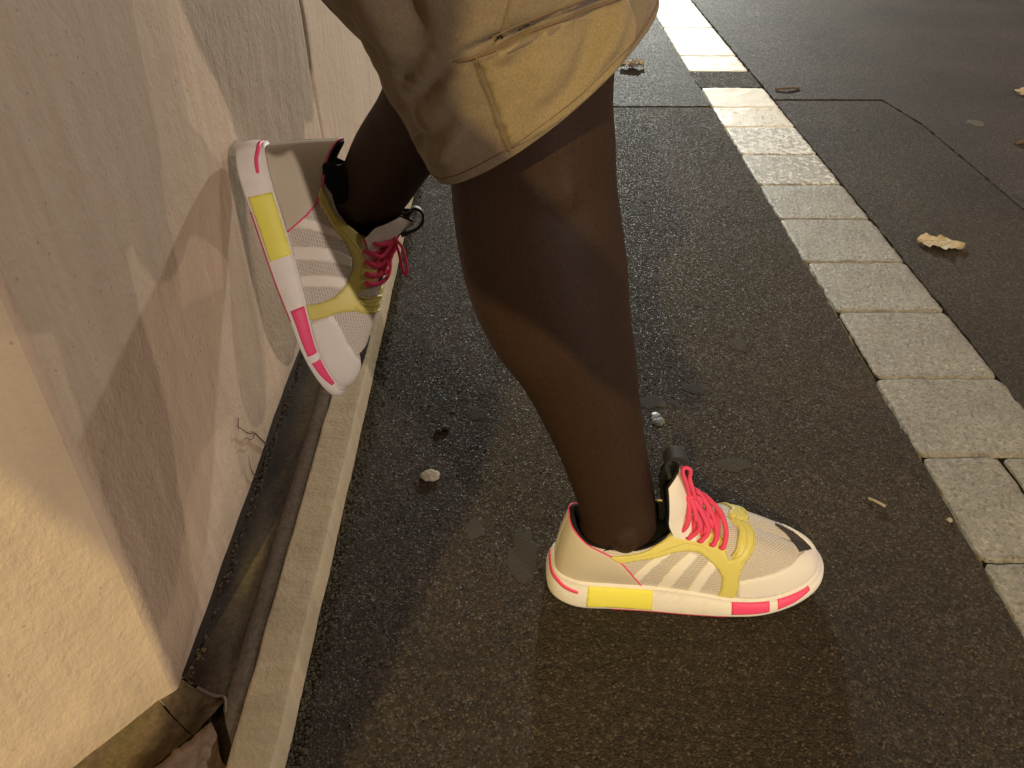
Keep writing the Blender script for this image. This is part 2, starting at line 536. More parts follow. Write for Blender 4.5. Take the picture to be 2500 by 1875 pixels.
while yy > -1.3:
    y0 = yy - .175
    stone(.540, .540, .648, .648, y0, yy, MAT['granite'])
    stone(.651, .651, .735, .735, y0, yy, MAT['granite'])
    yy = y0; k += 1
jsand = sheet("joint_sand", .545 - .62, .712 - .62, -1.3 - 1.0, 2.33 - 1.0, -.0030, MAT['dark'], 2, 2, strip)
infill = jag_sheet("asphalt_infill", [(.528, 2.352), (.702, 2.352), (.70, 2.498), (.520, 2.498)], .001, MAT['asphalt'], amp=.002)
infill.parent = strip; infill.location = (-.62, -1.0, 0)
yy = 2.50
for L in (.156, .34, .36, .34, .35, .5, .6, .7, .8):
    stone(xl(yy) - .008, xl(yy + L) - .008, xr(yy) - .004, xr(yy + L) - .004, yy, yy + L, MAT['paint'])
    yy += L

# loose grit: uncountable
def icos(r, sx, sy, sz, seed, n=1):
    V = []; F = []
    import bmesh
    bm = bmesh.new()
    bmesh.ops.create_icosphere(bm, subdivisions=n, radius=1.0)
    for v in bm.verts:
        d = 1 + .28 * noise.noise(v.co * 1.7 + Vector((seed, seed * 2, 0)))
        V.append((v.co.x * r * sx * d, v.co.y * r * sy * d, v.co.z * r * sz * d))
    F = [tuple(v.index for v in f.verts) for f in bm.faces]
    bm.free()
    return V, F
protos = [icos(1, 1, .8, .55, s) for s in range(5)]
def scatter(name, n, region, rmin, rmax, mat, zf, seed):
    rnd = random.Random(seed)
    parts = []
    for i in range(n):
        x, y = region(rnd)
        r = rmin + (rmax - rmin) * rnd.random() ** 3
        v, f = protos[i % 5]
        a = rnd.random() * 6.28
        ca, sa = math.cos(a), math.sin(a)
        z = zf(x, y)
        parts.append(([(x + r * (p[0] * ca - p[1] * sa), y + r * (p[0] * sa + p[1] * ca), z + r * (p[2] + .18)) for p in v], f))
    V, F = merge(parts)
    return mesh_obj(name, V, F, mat, None, smooth=False)
g1 = scatter("grit", 6500, lambda r: (r.uniform(-.19, .53), .25 + 1.9 * r.random() ** 1.5), .0007, .0024, MAT['grit'], lambda x, y: 0.0, 3)
tag(g1, "loose fine grit scattered over the dark pavement asphalt", "grit", kind="stuff")

# ------------------------------------------------------------------ wall
WX = -.322
wall = empty("wall", (WX, .457, .03))
tag(wall, "pale beige plastered wall with a chamfered corner and a thin vertical crack", "wall")
WO = Vector((WX, .457, .03))
def wall_panel(name, pts_fn, nu, nv, mat):
    V = []
    for i in range(nu):
        for j in range(nv):
            V.append(Vector(pts_fn(i / (nu - 1), j / (nv - 1))) - WO)
    return mesh_obj(name, V, grid_faces(nu, nv), mat, wall)
def crack_y(z):
    return 1.378 - .10 * (z - .2) + .006 * noise.noise(Vector((0, 3.1, z * 16))) + .003 * noise.noise(Vector((7, 3.1, z * 60)))
def wavyx(y, z): return WX + .0018 * noise.noise(Vector((0, y * 5, z * 5))) + .0009 * noise.noise(Vector((0, y * 19, z * 19)))
Z0, Z1 = .012, 3.2
def zz(v): return Z0 + (Z1 - Z0) * v ** 2
R_ = .012
def main_near(u, v):
    z = zz(v) if v > 0 else Z0
    y1 = crack_y(z) - .0013 - .0012 * max(0, min(1, (z - .25) * 4))
    y = .457 + R_ * .5 + (y1 - .457 - R_ * .5) * u
    x = wavyx(y, z)
    if u > .999: x -= .003
    return (x, y, z)
def main_far(u, v):
    z = zz(v)
    y0 = crack_y(z) + .0013 + .0012 * max(0, min(1, (z - .25) * 4))
    y = y0 + (12 - y0) * u ** 2
    x = wavyx(y, z)
    if u < .001: x -= .003
    return (x, y, z)
wall_panel("plaster_panel", main_near, 90, 90, MAT['plaster'])
wall_panel("plaster_panel", main_far, 60, 90, MAT['plaster'])
dgap = mesh_obj("crack_recess", [Vector((WX - .008, 1.25, Z0)) - WO, Vector((WX - .008, 1.5, Z0)) - WO, Vector((WX - .008, 1.0, Z1)) - WO + Vector((0, -.1, 0)), Vector((WX - .008, 1.5, Z1)) - WO], [(0, 1, 3, 2)], MAT['dark'], wall)
CH = Vector((-.64, -.77, 0)).normalized()
def chamfer(u, v):
    z = zz(v)
    s = -.5 + 2.2 * u
    # small rounded corner where the two faces meet, then the chamfer face
    d = R_ * .5 + max(0, u) ** 1.5 * 2.5
    p = Vector((WX, .457, z)) + CH * d
    nrm = Vector((.77, -.64, 0))
    p += nrm * (.0022 * noise.noise(Vector((d * 6, 9, z * 6))) + .0011 * noise.noise(Vector((d * 22, 9, z * 22))))
    return p
wall_panel("chamfer_face", chamfer, 80, 90, MAT['plaster_corner_lit'])
def corner(u, v):
    z = zz(v)
    a = Vector(main_near(0, v)); b = Vector(chamfer(0, v)); c = Vector((WX, .457, z))
    q = (a * (1 - u) + c * u) * (1 - u) + (c * (1 - u) + b * u) * u
    q += Vector((1, -.5, 0)).normalized() * .0012 * noise.noise(Vector((1, 1, z * 40))) * math.sin(math.pi * u)
    return q
wall_panel("corner_arris", corner, 8, 160, MAT['plaster'])

# ------------------------------------------------------------------ gutter channel and kerb at the foot of the wall
def extrude_profile(name, prof, y0, y1, mat, ny=60, amp=.0008, parent=None, fn=None):
    V = []
    n = len(prof)
    for j in range(ny):
        y = y0 + (y1 - y0) * (j / (ny - 1)) ** (1.6 if y1 > 4 else 1)
        for k, (x, z) in enumerate(prof):
            dx = amp * noise.noise(Vector((x * 40, y * 22, 1))) ; dz = amp * noise.noise(Vector((x * 40, y * 22, 9)))
            V.append((x + dx, y, z + dz))
    return mesh_obj(name, V, grid_faces(ny, n), mat, parent)
# trough: deep concave between wall and lip
troughP = [(-.345, .0300), (-.324, .0270), (-.314, .0215), (-.303, .0190), (-.292, .0185), (-.282, .0200), (-.2735, .0240)]
def jl(x): return .457 - .46 * (x + .296)
def extrude_slant(name, prof, y0f, y1, mat, ny=140, amp=.0008):
    V = []
    for j in range(ny):
        for (x, z) in prof:
            y0 = y0f(x); y = y0 + (y1 - y0) * (j / (ny - 1)) ** 2.4
            V.append((x + amp * noise.noise(Vector((x * 40, y * 22, 1))), y, z + amp * noise.noise(Vector((x * 40, y * 22, 9)))))
    return mesh_obj(name, V, grid_faces(ny, len(prof)), mat)
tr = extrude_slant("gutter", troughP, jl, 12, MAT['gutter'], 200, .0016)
tag(tr, kind="structure")
lipP = [(-.2735, .0236), (-.2705, .0262), (-.2625, .0290), (-.2550, .0300), (-.2516, .0304)]
lp = extrude_slant("gutter_lip", lipP, lambda x: .436 - 1.9 * (x + .2735), 12, MAT['gutter_lip'], 200, .0010)
tag(lp, kind="structure")
kerbP = [(-.2515, .020), (-.2513, .0325), (-.2505, .0334), (-.2480, .0336), (-.235, .0338), (-.222, .0338), (-.2130, .0337), (-.2115, .0334), (-.2108, .0325), (-.2095, .018), (-.2080, .006), (-.2075, -.02)]
kb = extrude_slant("kerb", kerbP, lambda x: .10, 12, MAT['kerb'], 300, .0016)
tag(kb, kind="structure")
# corner piece and second channel along the chamfer, cement joint, broken cement
CN = Vector((.77, -.64, 0)).normalized()
def champ(s, d, z):
    p = Vector((WX, .457, 0)) + CH * s + CN * d
    return Vector((p.x, p.y, z))
chP = [(-.020, .0300), (.000, .0270), (.010, .0205), (.020, .0180), (.031, .0180), (.042, .0200), (.0525, .0245)]
V = []
for j in range(10):
    u = j / 9
    for (x, z), (d, z2_) in zip(troughP, chP):
        a = Vector((x, jl(x) - .0015, z)); b = champ(.018, d, z2_)
        p = a.lerp(b, u); p.z += .0015 * noise.noise(p * 90) - .0012
        V.append(p)
cpn = mesh_obj("gutter_corner", V, grid_faces(10, 7), MAT['gutter_near']); tag(cpn, kind="structure")
def cham_profile(name, prof, s0f, s1, mat, n=60, amp=.001):
    V = []
    for j in range(n):
        for d, z in prof:
            s0 = s0f(d); s_ = s0 + (s1 - s0) * (j / (n - 1)) ** 1.5
            p = champ(s_, d, z)
            V.append((p.x + amp * noise.noise(Vector((p.x * 60, p.y * 60, 1))), p.y + amp * noise.noise(Vector((p.x * 60, p.y * 60, 7))), z + amp * noise.noise(Vector((p.x * 60, p.y * 60, 4)))))
    return mesh_obj(name, V, grid_faces(n, len(prof)), mat)
cg = cham_profile("gutter_beside_chamfer", chP, lambda d: .0195, 1.2, MAT['gutter_near'], 90)
tag(cg, kind="structure")
brk = [(.0528, .0238), (.057, .0262), (.062, .0255)] + [(.062 + .004 * k, .0235 - .0004 * k) for k in range(1, 28)]
bl = cham_profile("broken_cement_lip", brk, lambda d: .004 + .004 * math.sin(d * 90) + .016 * max(0, d - .07) / .05, 1.2, MAT['broken'], 260, .0014)
for v_ in bl.data.vertices:
    c_ = v_.co
    v_.co.z += .0030 * noise.noise(c_ * 70) + .0018 * noise.noise(c_ * 190) + .0009 * noise.noise(c_ * 420)
tag(bl, kind="structure")
mortar = sheet("mortar_bed", -1.2, -.23, -1.0, .52, .0145, MAT['gutter'], 60, 60, None, .004); tag(mortar, kind="structure")
jn, fn_ = tube([(-.306, jl(-.306), .0195), (-.296, jl(-.296), .0188), (-.285, jl(-.285), .0195), (-.2745, jl(-.2745), .0240), (-.268, .430, .0262)], .0016, 6, 4)
j1 = mesh_obj("cement_joint", jn, fn_, MAT['gutter_lip'])
tag(j1, kind="structure")
rv, rf = merge([tube([(-.3195, .809, .027), (-.3190, .79, .055), (-.3195, .779, .0726), (-.3190, .76, .088), (-.3195, .742, .112)], .0010, 5, 5, (1.2, .5)),
                tube([(-.3190, .779, .0726), (-.3185, .765, .0745), (-.3190, .748, .090), (-.3195, .735, .094)], .0007, 5, 5, (1, .4)),
                tube([(-.3190, .742, .112), (-.3188, .736, .118), (-.3193, .744, .126)], .0006, 5, 5),
                tube([(-.3195, .750, .024), (-.3190, .742, .045), (-.3195, .745, .066)], .0007, 5, 5, (1.2, .4))])
root = mesh_obj("dry_root", rv, rf, MAT['twig']); tag(root, "thin dry brown rootlet growing up the wall out of the gutter", "root")

# soil and crumbs of mortar caught in the broken corner and along the trough
def soilr(r):
    if r.random() < .6:
        return (-.262 + r.gauss(0, .012), .405 + r.gauss(0, .020))
    y = .45 + 1.2 * r.random()
    return (-.317 + abs(r.gauss(0, .004)), y)
def soilz(x, y): return .0125 + (.0105 if x < -.30 else .004 * noise.noise(Vector((x * 60, y * 60, 0))))
so = scatter("soil_crumbs", 1500, soilr, .0006, .0030, MAT['soil'], soilz, 21)
tag(so, "dark soil and mortar crumbs packed in the broken gutter corner", "soil", kind="stuff")

# moss and dirt along the kerb foot
def mossr(r):
    y = .3 + 2.4 * r.random() ** 1.2
    return (-.2070 + abs(r.gauss(0, .0065)), y)
ms = scatter("moss", 5200, mossr, .0007, .0030, MAT['moss'], lambda x, y: .0005, 11)
tag(ms, "grey-green moss and grit caught along the kerb foot", "moss", kind="stuff")

# ------------------------------------------------------------------ marks and litter on the pavement
def blob(name, x, y, rx, ry, mat, z=.0, h=.0012, seed=0, rot=0, parent=None, n=30):
    V = [(0, 0, h)]
    for ring, (q, zz_) in enumerate(((.5, h), (.85, h * .9), (1., 0))):
        for k in range(n):
            a = 2 * math.pi * k / n
            m = 1 + .45 * noise.noise(Vector((math.cos(a) * 1.3, math.sin(a) * 1.3, seed))) + .22 * noise.noise(Vector((math.cos(a) * 4, math.sin(a) * 4, seed)))
            px, py = rx * q * m * math.cos(a), ry * q * m * math.sin(a)
            V.append((px * math.cos(rot) - py * math.sin(rot), px * math.sin(rot) + py * math.cos(rot), zz_))
    F = [(0, 1 + k, 1 + (k + 1) % n) for k in range(n)]
    for r in range(2):
        for k in range(n):
            F.append((1 + r * n + k, 1 + (r + 1) * n + k, 1 + (r + 1) * n + (k + 1) % n, 1 + r * n + (k + 1) % n))
    o = mesh_obj(name, V, F, mat, parent)
    o.location = (x, y, z)
    return o
for (x, y, rx, ry, mt, sd) in [(.013, .645, .017, .042, 'gum', 1), (-.05, .905, .014, .015, 'gum', 2), (.268, .965, .020, .013, 'gum', 3), (.201, .930, .018, .016, 'gum', 4),
                               (.203, .893, .011, .014, 'gum_pale', 5), (.259, 1.288, .013, .013, 'gum', 6), (.065, 1.60, .02, .02, 'gum', 7), (-.045, .685, .012, .016, 'gum', 8),
                               (.28, 1.62, .016, .018, 'gum', 9), (.29, .80, .022, .013, 'gum', 12), (.36, 1.08, .012, .02, 'gum', 13), (.25, 1.95, .02, .018, 'gum', 14)]:
    blob("gum_stain", x, y, rx, ry, MAT[mt], .0003, .0004 if mt == 'gum' else .0015, sd, parent=pave)
for (x, y, rx, ry, sd) in [(.83, 2.02, .018, .022, 21), (.80, 2.12, .010, .01, 22), (1.08, 1.62, .02, .03, 23), (1.17, 2.06, .02, .022, 24), (.98, 1.52, .016, .02, 25), (.9, 1.1, .02, .02, 26)]:
    blob("gum_stain", x, y, rx, ry, MAT['gum_pale'] if sd in (22, 24) else MAT['gum'], .0035 if x > 1.05 else -.0015, .0013, sd, parent=road)

def crumpled_leaf(name, loc, L, W, rot, seed, label, hgt=.012):
    nu, nv = 26, 18
    V = []
    for i in range(nu):
        u = i / (nu - 1)
        wd = W * (math.sin(math.pi * u) ** .6) * (1 + .12 * math.sin(u * 17 + seed) + .10 * math.sin(u * 41 + seed)) * .5 + .0006
        for j in range(nv):
            v = -1 + 2 * j / (nv - 1)
            x = L * (u - .5); y = wd * v * (1 - .25 * abs(math.sin(u * 9 + seed)) * abs(v))
            z = hgt * (.35 + .9 * noise.noise(Vector((u * 4, v * 1.6, seed))) + .35 * noise.noise(Vector((u * 11, v * 5, seed)))) + hgt * .5 * abs(v) ** 2
            V.append((x, y, .0025 + max(.0, z) + .0009 * noise.noise(Vector((u * 22, v * 9, seed)))))
    F = grid_faces(nu, nv)
    n = len(V)
    V2 = V + [(a, b, c + .0004) for a, b, c in V]
    F2 = F + [tuple(i + n for i in reversed(f)) for f in F]
    o = mesh_obj(name, V2, F2, MAT['leaf'])
    o.location = loc; o.rotation_euler = (0, 0, rot)
    tag(o, label, "leaf", "dry leaves lying on the ground")
    return o
crumpled_leaf("dry_leaf", (.358, 2.53, .003), .075, .050, .2, 1.3, "pale curled dry leaf on the asphalt left of the white painted stones")
crumpled_leaf("dry_leaf", (.814, 1.411, -.002), .085, .062, -.25, 4.7, "large crumpled tan leaf on the road right of the granite stones", .008)
crumpled_leaf("dry_leaf", (1.40, 2.29, .003), .05, .04, .9, 9.1, "small pale leaf scrap at the far right edge of the road", .008)
def pebble(x, y, rx, ry, rz, seed, label, mat='pebble'):
    v, f = icos(1, 1, 1, 1, seed, 3)
    V = []
    for p in v:
        d = 1 + .12 * noise.noise(Vector(p) * 4 + Vector((seed, 0, 0)))
        V.append((p[0] * rx * d, p[1] * ry * d, (p[2] + .6) * rz * d))
    o = mesh_obj("pebble", V, f, MAT[mat])
    o.location = (x, y, 0)
    tag(o, label, "pebble", "pebbles lying on the pavement")
pebble(-.1055, .777, .0125, .0100, .004, 3, "pale oval pitted pebble lying alone between the kerb and the standing leg")
pebble(-.092, .872, .0062, .005, .003, 5, "dull brown pebble, bigger of two lying close together near the kerb", 'grit')
pebble(-.101, .866, .0048, .004, .003, 8, "small tan pebble touching a bigger brown one near the kerb", 'grit')
pebble(.532, .700, .0035, .003, .002, 9, "tiny white pebble beside the granite stones right of the shoe toe")
tv, tf = tube([(1.20, 1.915, .006), (1.235, 1.925, .009), (1.28, 1.92, .006), (1.33, 1.93, .008)], .0042, 7, 5)
tw = mesh_obj("twig", tv, tf, MAT['twig']); tag(tw, "short brown twig lying on the road at the right edge", "twig", "twigs and splinters on the ground")
tv, tf = tube([(.445, .735, .003), (.452, .728, .0045), (.461, .721, .003)], .0018, 7, 5)
tw = mesh_obj("twig", tv, tf, MAT['pebble']); tag(tw, "tiny pale wood splinter on the asphalt right of the shoe toe", "twig", "twigs and splinters on the ground")
tv, tf = tube([(.73, 2.32, .006), (.76, 2.318, .009), (.80, 2.33, .006)], .003, 7, 5)
tw = mesh_obj("twig", tv, tf, MAT['twig']); tag(tw, "thin dark twig beside the gap in the white painted stones", "twig", "twigs and splinters on the ground")

# ------------------------------------------------------------------ person: leaning on the wall, one foot up against it
person = empty("person", (0, 0, 0))
tag(person, "person in khaki shorts leaning on the wall, one bare leg bent with foot up", "person")

def loft_rings(rings, seg=28, sub=5, power=1.0):
    """rings: (x,y,z, r_side, r_depth[, tilt]) ; side axis = perpendicular to path in the x-z plane, depth axis = near y"""
    R = np.array([list(r) + [0] * (6 - len(r)) for r in rings], float)
    Q = cr(R, np.linspace(0, len(R) - 1, (len(R) - 1) * sub + 1))
    n = len(Q)
    V = []
    for i in range(n):
        t = Vector(Q[min(i + 1, n - 1), :3] - Q[max(i - 1, 0), :3]).normalized()
        yax = Vector((0, 1, 0)); yax = (yax - t * yax.dot(t)).normalized()
        sax = yax.cross(t).normalized()
        sax = Matrix.Rotation(Q[i, 5], 3, yax) @ sax
        for k in range(seg):
            a = 2 * math.pi * k / seg
            V.append(Vector(Q[i, :3]) + sax * Q[i, 3] * math.cos(a) + yax * Q[i, 4] * math.sin(a))
    F = grid_faces(n, seg, False, True)
    F.append(tuple(range(seg))[::-1]); F.append(tuple((n - 1) * seg + k for k in range(seg)))
    return V, F

stand = [(.20, .605, .035, .022, .030), (.150, .610, .045, .028, .034), (.112, .612, .062, .040, .029), (.1135, .612, .082, .0415, .0325), (.1129, .612, .1033, .0405, .0345), (.1036, .613, .1429, .0405, .0352),
         (.0894, .614, .1959, .0435, .0398), (.0743, .616, .2472, .0484, .046), (.0587, .620, .2972, .0563, .0545), (.0421, .625, .3383, .0655, .061), (.0308, .630, .3781, .0707, .064),
         (.0227, .632, .4216, .0702, .062), (.0182, .635, .4556, .0682, .060), (.0161, .638, .4897, .067, .060), (.012, .640, .53, .066, .063), (.004, .645, .62, .070, .068),
         (-.05, .655, .74, .080, .075), (-.14, .67, .88, .09, .085), (-.17, .68, .96, .085, .08)]
SHOE2 = Matrix.Translation((-.314, .9123, .3908)) @ Matrix(((.2374, -.1048, .9657), (-.2617, .9505, .1675), (-.9355, -.2924, .1982))).to_4x4()
def in2(x, y, z, a, b): return (*tuple(SHOE2 @ (Vector((x, y, z)) * 1.04)), a, b)
bentl = [in2(.17, 0, .045, .022, .028), in2(.12, 0, .056, .028, .032), in2(.085, 0, .072, .040, .034), (-.1810, .911, .3230, .0420, .034), (-.1600, .906, .3420, .0430, .037), (-.1350, .895, .3830, .0455, .044),
         (-.1053, .875, .4240, .047, .047), (-.0770, .85, .4620, .051, .050), (-.024, .82, .505, .054, .052), (.000, .81, .545, .054, .052), (-.03, .805, .63, .060, .055), (-.08, .80, .75, .072, .062), (-.16, .79, .88, .09, .085), (-.17, .785, .96, .085, .08)]
torso = [(-.17, .73, .84, .085, .13), (-.18, .73, .95, .115, .165), (-.19, .73, 1.08, .105, .155), (-.20, .73, 1.25, .11, .165), (-.20, .73, 1.40, .115, .185), (-.20, .73, 1.46, .085, .17), (-.19, .73, 1.50, .06, .08), (-.18, .73, 1.58, .055, .055)]
head = [(-.18, .73, 1.54, .05, .05), (-.165, .73, 1.60, .085, .065), (-.16, .73, 1.67, .10, .078), (-.165, .73, 1.74, .098, .078), (-.175, .73, 1.79, .07, .055), (-.175, .73, 1.81, .02, .02)]
arm_n = [(-.20, .57, 1.42, .055, .05), (-.20, .53, 1.30, .05, .045), (-.20, .505, 1.12, .042, .04), (-.16, .51, 1.02, .038, .034), (-.10, .53, .93, .028, .026), (-.07, .545, .88, .030, .018), (-.05, .55, .84, .02, .012)]
arm_f = [(a, 1.46 - b, c, d, e) for a, b, c, d, e in arm_n]
BV, BF = merge([loft_rings(stand), loft_rings(bentl), loft_rings(torso), loft_rings(head), loft_rings(arm_n, 16), loft_rings(arm_f, 16)])
def blobv(c, r, s=(1, 1, 1)):
    v, f = icos(1, 1, 1, 1, 0, 3)
    return [(c[0] + p[0] * r * s[0], c[1] + p[1] * r * s[1], c[2] + p[2] * r * s[2]) for p in v], f
BV, BF = merge([(BV, BF), blobv((.118, .5835, .097), .0150, (1, .8, 1.2)), blobv((.040, .600, .365), .050, (.8, .55, 1.5)), blobv((.026, .590, .475), .030, (1, .45, 1.2)), blobv((-.176, .880, .322), .0125, (1, .9, 1)), blobv((-.10, .655, 1.665), .012), blobv((-.06, .73, 1.66), .016, (1, .7, 1.4))])
tmp_me = bpy.data.meshes.new("body_raw")
tmp_me.from_pydata([tuple(v) for v in BV], [], BF)
tmp_o = bpy.data.objects.new("body_raw", tmp_me); COL.objects.link(tmp_o)
rm = tmp_o.modifiers.new("rm", 'REMESH'); rm.mode = 'VOXEL'; rm.voxel_size = .0042; rm.use_smooth_shade = True
sm_ = tmp_o.modifiers.new("sm", 'SMOOTH'); sm_.factor = .5; sm_.iterations = 8
dg = bpy.context.evaluated_depsgraph_get()
bme = bpy.data.meshes.new_from_object(tmp_o.evaluated_get(dg))
bpy.data.objects.remove(tmp_o)
bme.name = "body"; bme.materials.clear(); bme.materials.append(MAT['skin'])
body = bpy.data.objects.new("body", bme); COL.objects.link(body); body.parent = person

# shirt (upper body, above the frame)
sv, sf = loft_rings([(-.17, .73, .86, .125, .185), (-.18, .73, 1.0, .128, .18), (-.19, .73, 1.2, .125, .182), (-.20, .73, 1.38, .125, .20), (-.20, .73, 1.455, .10, .18), (-.19, .73, 1.50, .07, .085)], 36)
mesh_obj("shirt", sv, sf[:-1], MAT['shirt'], person)

# ---- shorts
def ring_surface(rings, seg, closed=True):
    R = np.array(rings, float)
    def fn(t, a):
        """t along rings, a in turns around"""
        q = cr(R, t)
        q2 = cr(R, np.asarray(t) + .02); q1 = cr(R, np.asarray(t) - .02)
        T = q2[:, :3] - q1[:, :3]; T /= np.linalg.norm(T, axis=1, keepdims=True)
        s = np.stack([np.cos(q[:, 5]), np.zeros(len(q)), np.sin(q[:, 5])], 1)   # side axis tilt in x-z plane
        y = np.tile([0., 1., 0.], (len(q), 1))
        an = np.atleast_1d(a) * 2 * np.pi
        return q[:, :3] + s * (q[:, 3] * np.cos(an))[:, None] + y * (q[:, 4] * np.sin(an))[:, None]
    return fn

# near leg of the shorts: t=0 is the hem; a=0 front (+x), a=.75 near side (-y), a=.5 back
SA = ring_surface([(.021, .640, .5380, .106, .098, .66), (.012, .640, .5540, .105, .098, .62), (-.004, .642, .5860, .101, .097, .52), (-.018, .645, .620, .104, .098, .42),
                   (-.045, .65, .67, .110, .100, .34), (-.085, .665, .76, .120, .105, .22), (-.14, .68, .86, .130, .11, .10), (-.165, .69, .96, .12, .12, 0)], 0)
def shorts_a(t, a):
    t = np.atleast_1d(np.asarray(t, float)); a = np.atleast_1d(np.asarray(a, float))
    P = SA(t, a)
    c = SA(t, a * 0 + .25) * .5 + SA(t, a * 0 + .75) * .5
    d = P - c; L = np.linalg.norm(d, axis=1, keepdims=True); d /= L
    out = np.zeros(len(t))
    for i in range(len(t)):
        x, y, z = P[i]
        w = .0026 * noise.noise(Vector((a[i] * 9.0 + t[i] * .9, t[i] * .55, 2.0))) + .0030 * noise.noise(Vector((a[i] * 22 - t[i] * 2.2, t[i] * 1.6, 5.0))) + .0012 * noise.noise(Vector((a[i] * 60 + t[i] * 3, t[i] * 4, 9.0)))
        ag = a[i] % 1
        # long diagonal folds
        for (a0, t0, a1, t1, hgt, wd) in FOLDS:
            # distance to fold segment in (a*4, t) space
            px, py = ag * 4, t[i]; ax, ay = a0 * 4, t0; bx, by = a1 * 4, t1
            vx, vy = bx - ax, by - ay
            k = max(0, min(1, ((px - ax) * vx + (py - ay) * vy) / (vx * vx + vy * vy)))
            dd = math.hypot(px - ax - vx * k, py - ay - vy * k)
            w += hgt * math.exp(-(dd / wd) ** 2) * (math.sin(math.pi * min(1, max(0, k * .8 + .1))))
        out[i] = w * min(1., .15 + t[i] * .6)
    return P + d * out[:, None]
FOLDS = [(.685, 4.0, .665, 2.75, -.013, .09), (.665, 2.75, .60, 2.2, -.006, .09), (.645, 3.6, .63, 2.6, .006, .12), (.60, 1.9, .72, 2.45, -.006, .10), (.72, 2.45, .80, 2.25, -.008, .08), (.72, 2.3, .80, 2.0, .006, .08), (.80, .7, .86, 1.8, -.008, .08), (.84, .6, .885, 1.5, .006, .08), (.765, 1.0, .80, 1.9, .004, .09), (.62, .9, .68, 1.5, .004, .10), (.54, 1.0, .60, 1.5, -.006, .08)]
def build_shorts():
    parts = []
    nt_, na = 150, 200
    T, A = np.meshgrid(np.linspace(0, 7, nt_) , np.linspace(0, 1, na, endpoint=False), indexing='ij')
    V = shorts_a(T.ravel(), A.ravel())
    parts.append((V, grid_faces(nt_, na, False, True)))
    # inner face of the hem
    T2, A2 = np.meshgrid(np.linspace(0, .9, 8), np.linspace(0, 1, na, endpoint=False), indexing='ij')
    P = shorts_a(T2.ravel(), A2.ravel()); C0 = SA(T2.ravel(), A2.ravel() * 0 + .25) * .5 + SA(T2.ravel(), A2.ravel() * 0 + .75) * .5
    D = P - C0; D /= np.linalg.norm(D, axis=1, keepdims=True)
    Pi = P - D * .0028
    parts.append((Pi, [f[::-1] for f in grid_faces(8, na, False, True)]))
    parts.append((np.concatenate([P[:na], Pi[:na]]), [(k, (k + 1) % na, na + (k + 1) % na, na + k) for k in range(na)]))
    V, F = merge(parts)
    return V, F
SBf = ring_surface([(-.060, .790, .510, .120, .085, -.55), (-.064, .785, .530, .122, .088, -.48), (-.075, .78, .575, .127, .095, -.30), (-.090, .77, .64, .134, .11, -.10), (-.12, .76, .76, .135, .13, .1), (-.15, .75, .86, .135, .15, .1), (-.165, .74, .96, .125, .165, 0)], 0)
def shorts_b(t, a):
    t = np.atleast_1d(np.asarray(t, float)); a = np.atleast_1d(np.asarray(a, float))
    P = SBf(t, a)
    c = SBf(t, a * 0 + .25) * .5 + SBf(t, a * 0 + .75) * .5
    d = P - c; d /= np.linalg.norm(d, axis=1, keepdims=True)
    out = np.array([.008 * noise.noise(Vector((a[i] * 7 + t[i] * .8, t[i] * .6, 12.0))) + .004 * noise.noise(Vector((a[i] * 17, t[i] * 1.6, 15.0))) for i in range(len(t))])
    return P + d * out[:, None]
va, fa = build_shorts()
T, A = np.meshgrid(np.linspace(0, 6, 70), np.linspace(0, 1, 90, endpoint=False), indexing='ij')
vb = shorts_b(T.ravel(), A.ravel())
T2, A2 = np.meshgrid(np.linspace(0, 1.2, 6), np.linspace(0, 1, 90, endpoint=False), indexing='ij')
vbi = shorts_b(T2.ravel(), A2.ravel()); cbi = SBf(T2.ravel(), A2.ravel() * 0 + .25) * .5 + SBf(T2.ravel(), A2.ravel() * 0 + .75) * .5
dbi = vbi - cbi; dbi /= np.linalg.norm(dbi, axis=1, keepdims=True)
fb = grid_faces(70, 90, False, True); nb = 70 * 90
SV, SF = merge([(va, fa), (np.concatenate([vb, vbi - dbi * .0028]), fb + [tuple(i + nb for i in f[::-1]) for f in grid_faces(6, 90, False, True)] + [(k, (k + 1) % 90, nb + (k + 1) % 90, nb + k) for k in range(90)])])
shorts = mesh_obj("shorts", SV, SF, MAT['shorts'], person)

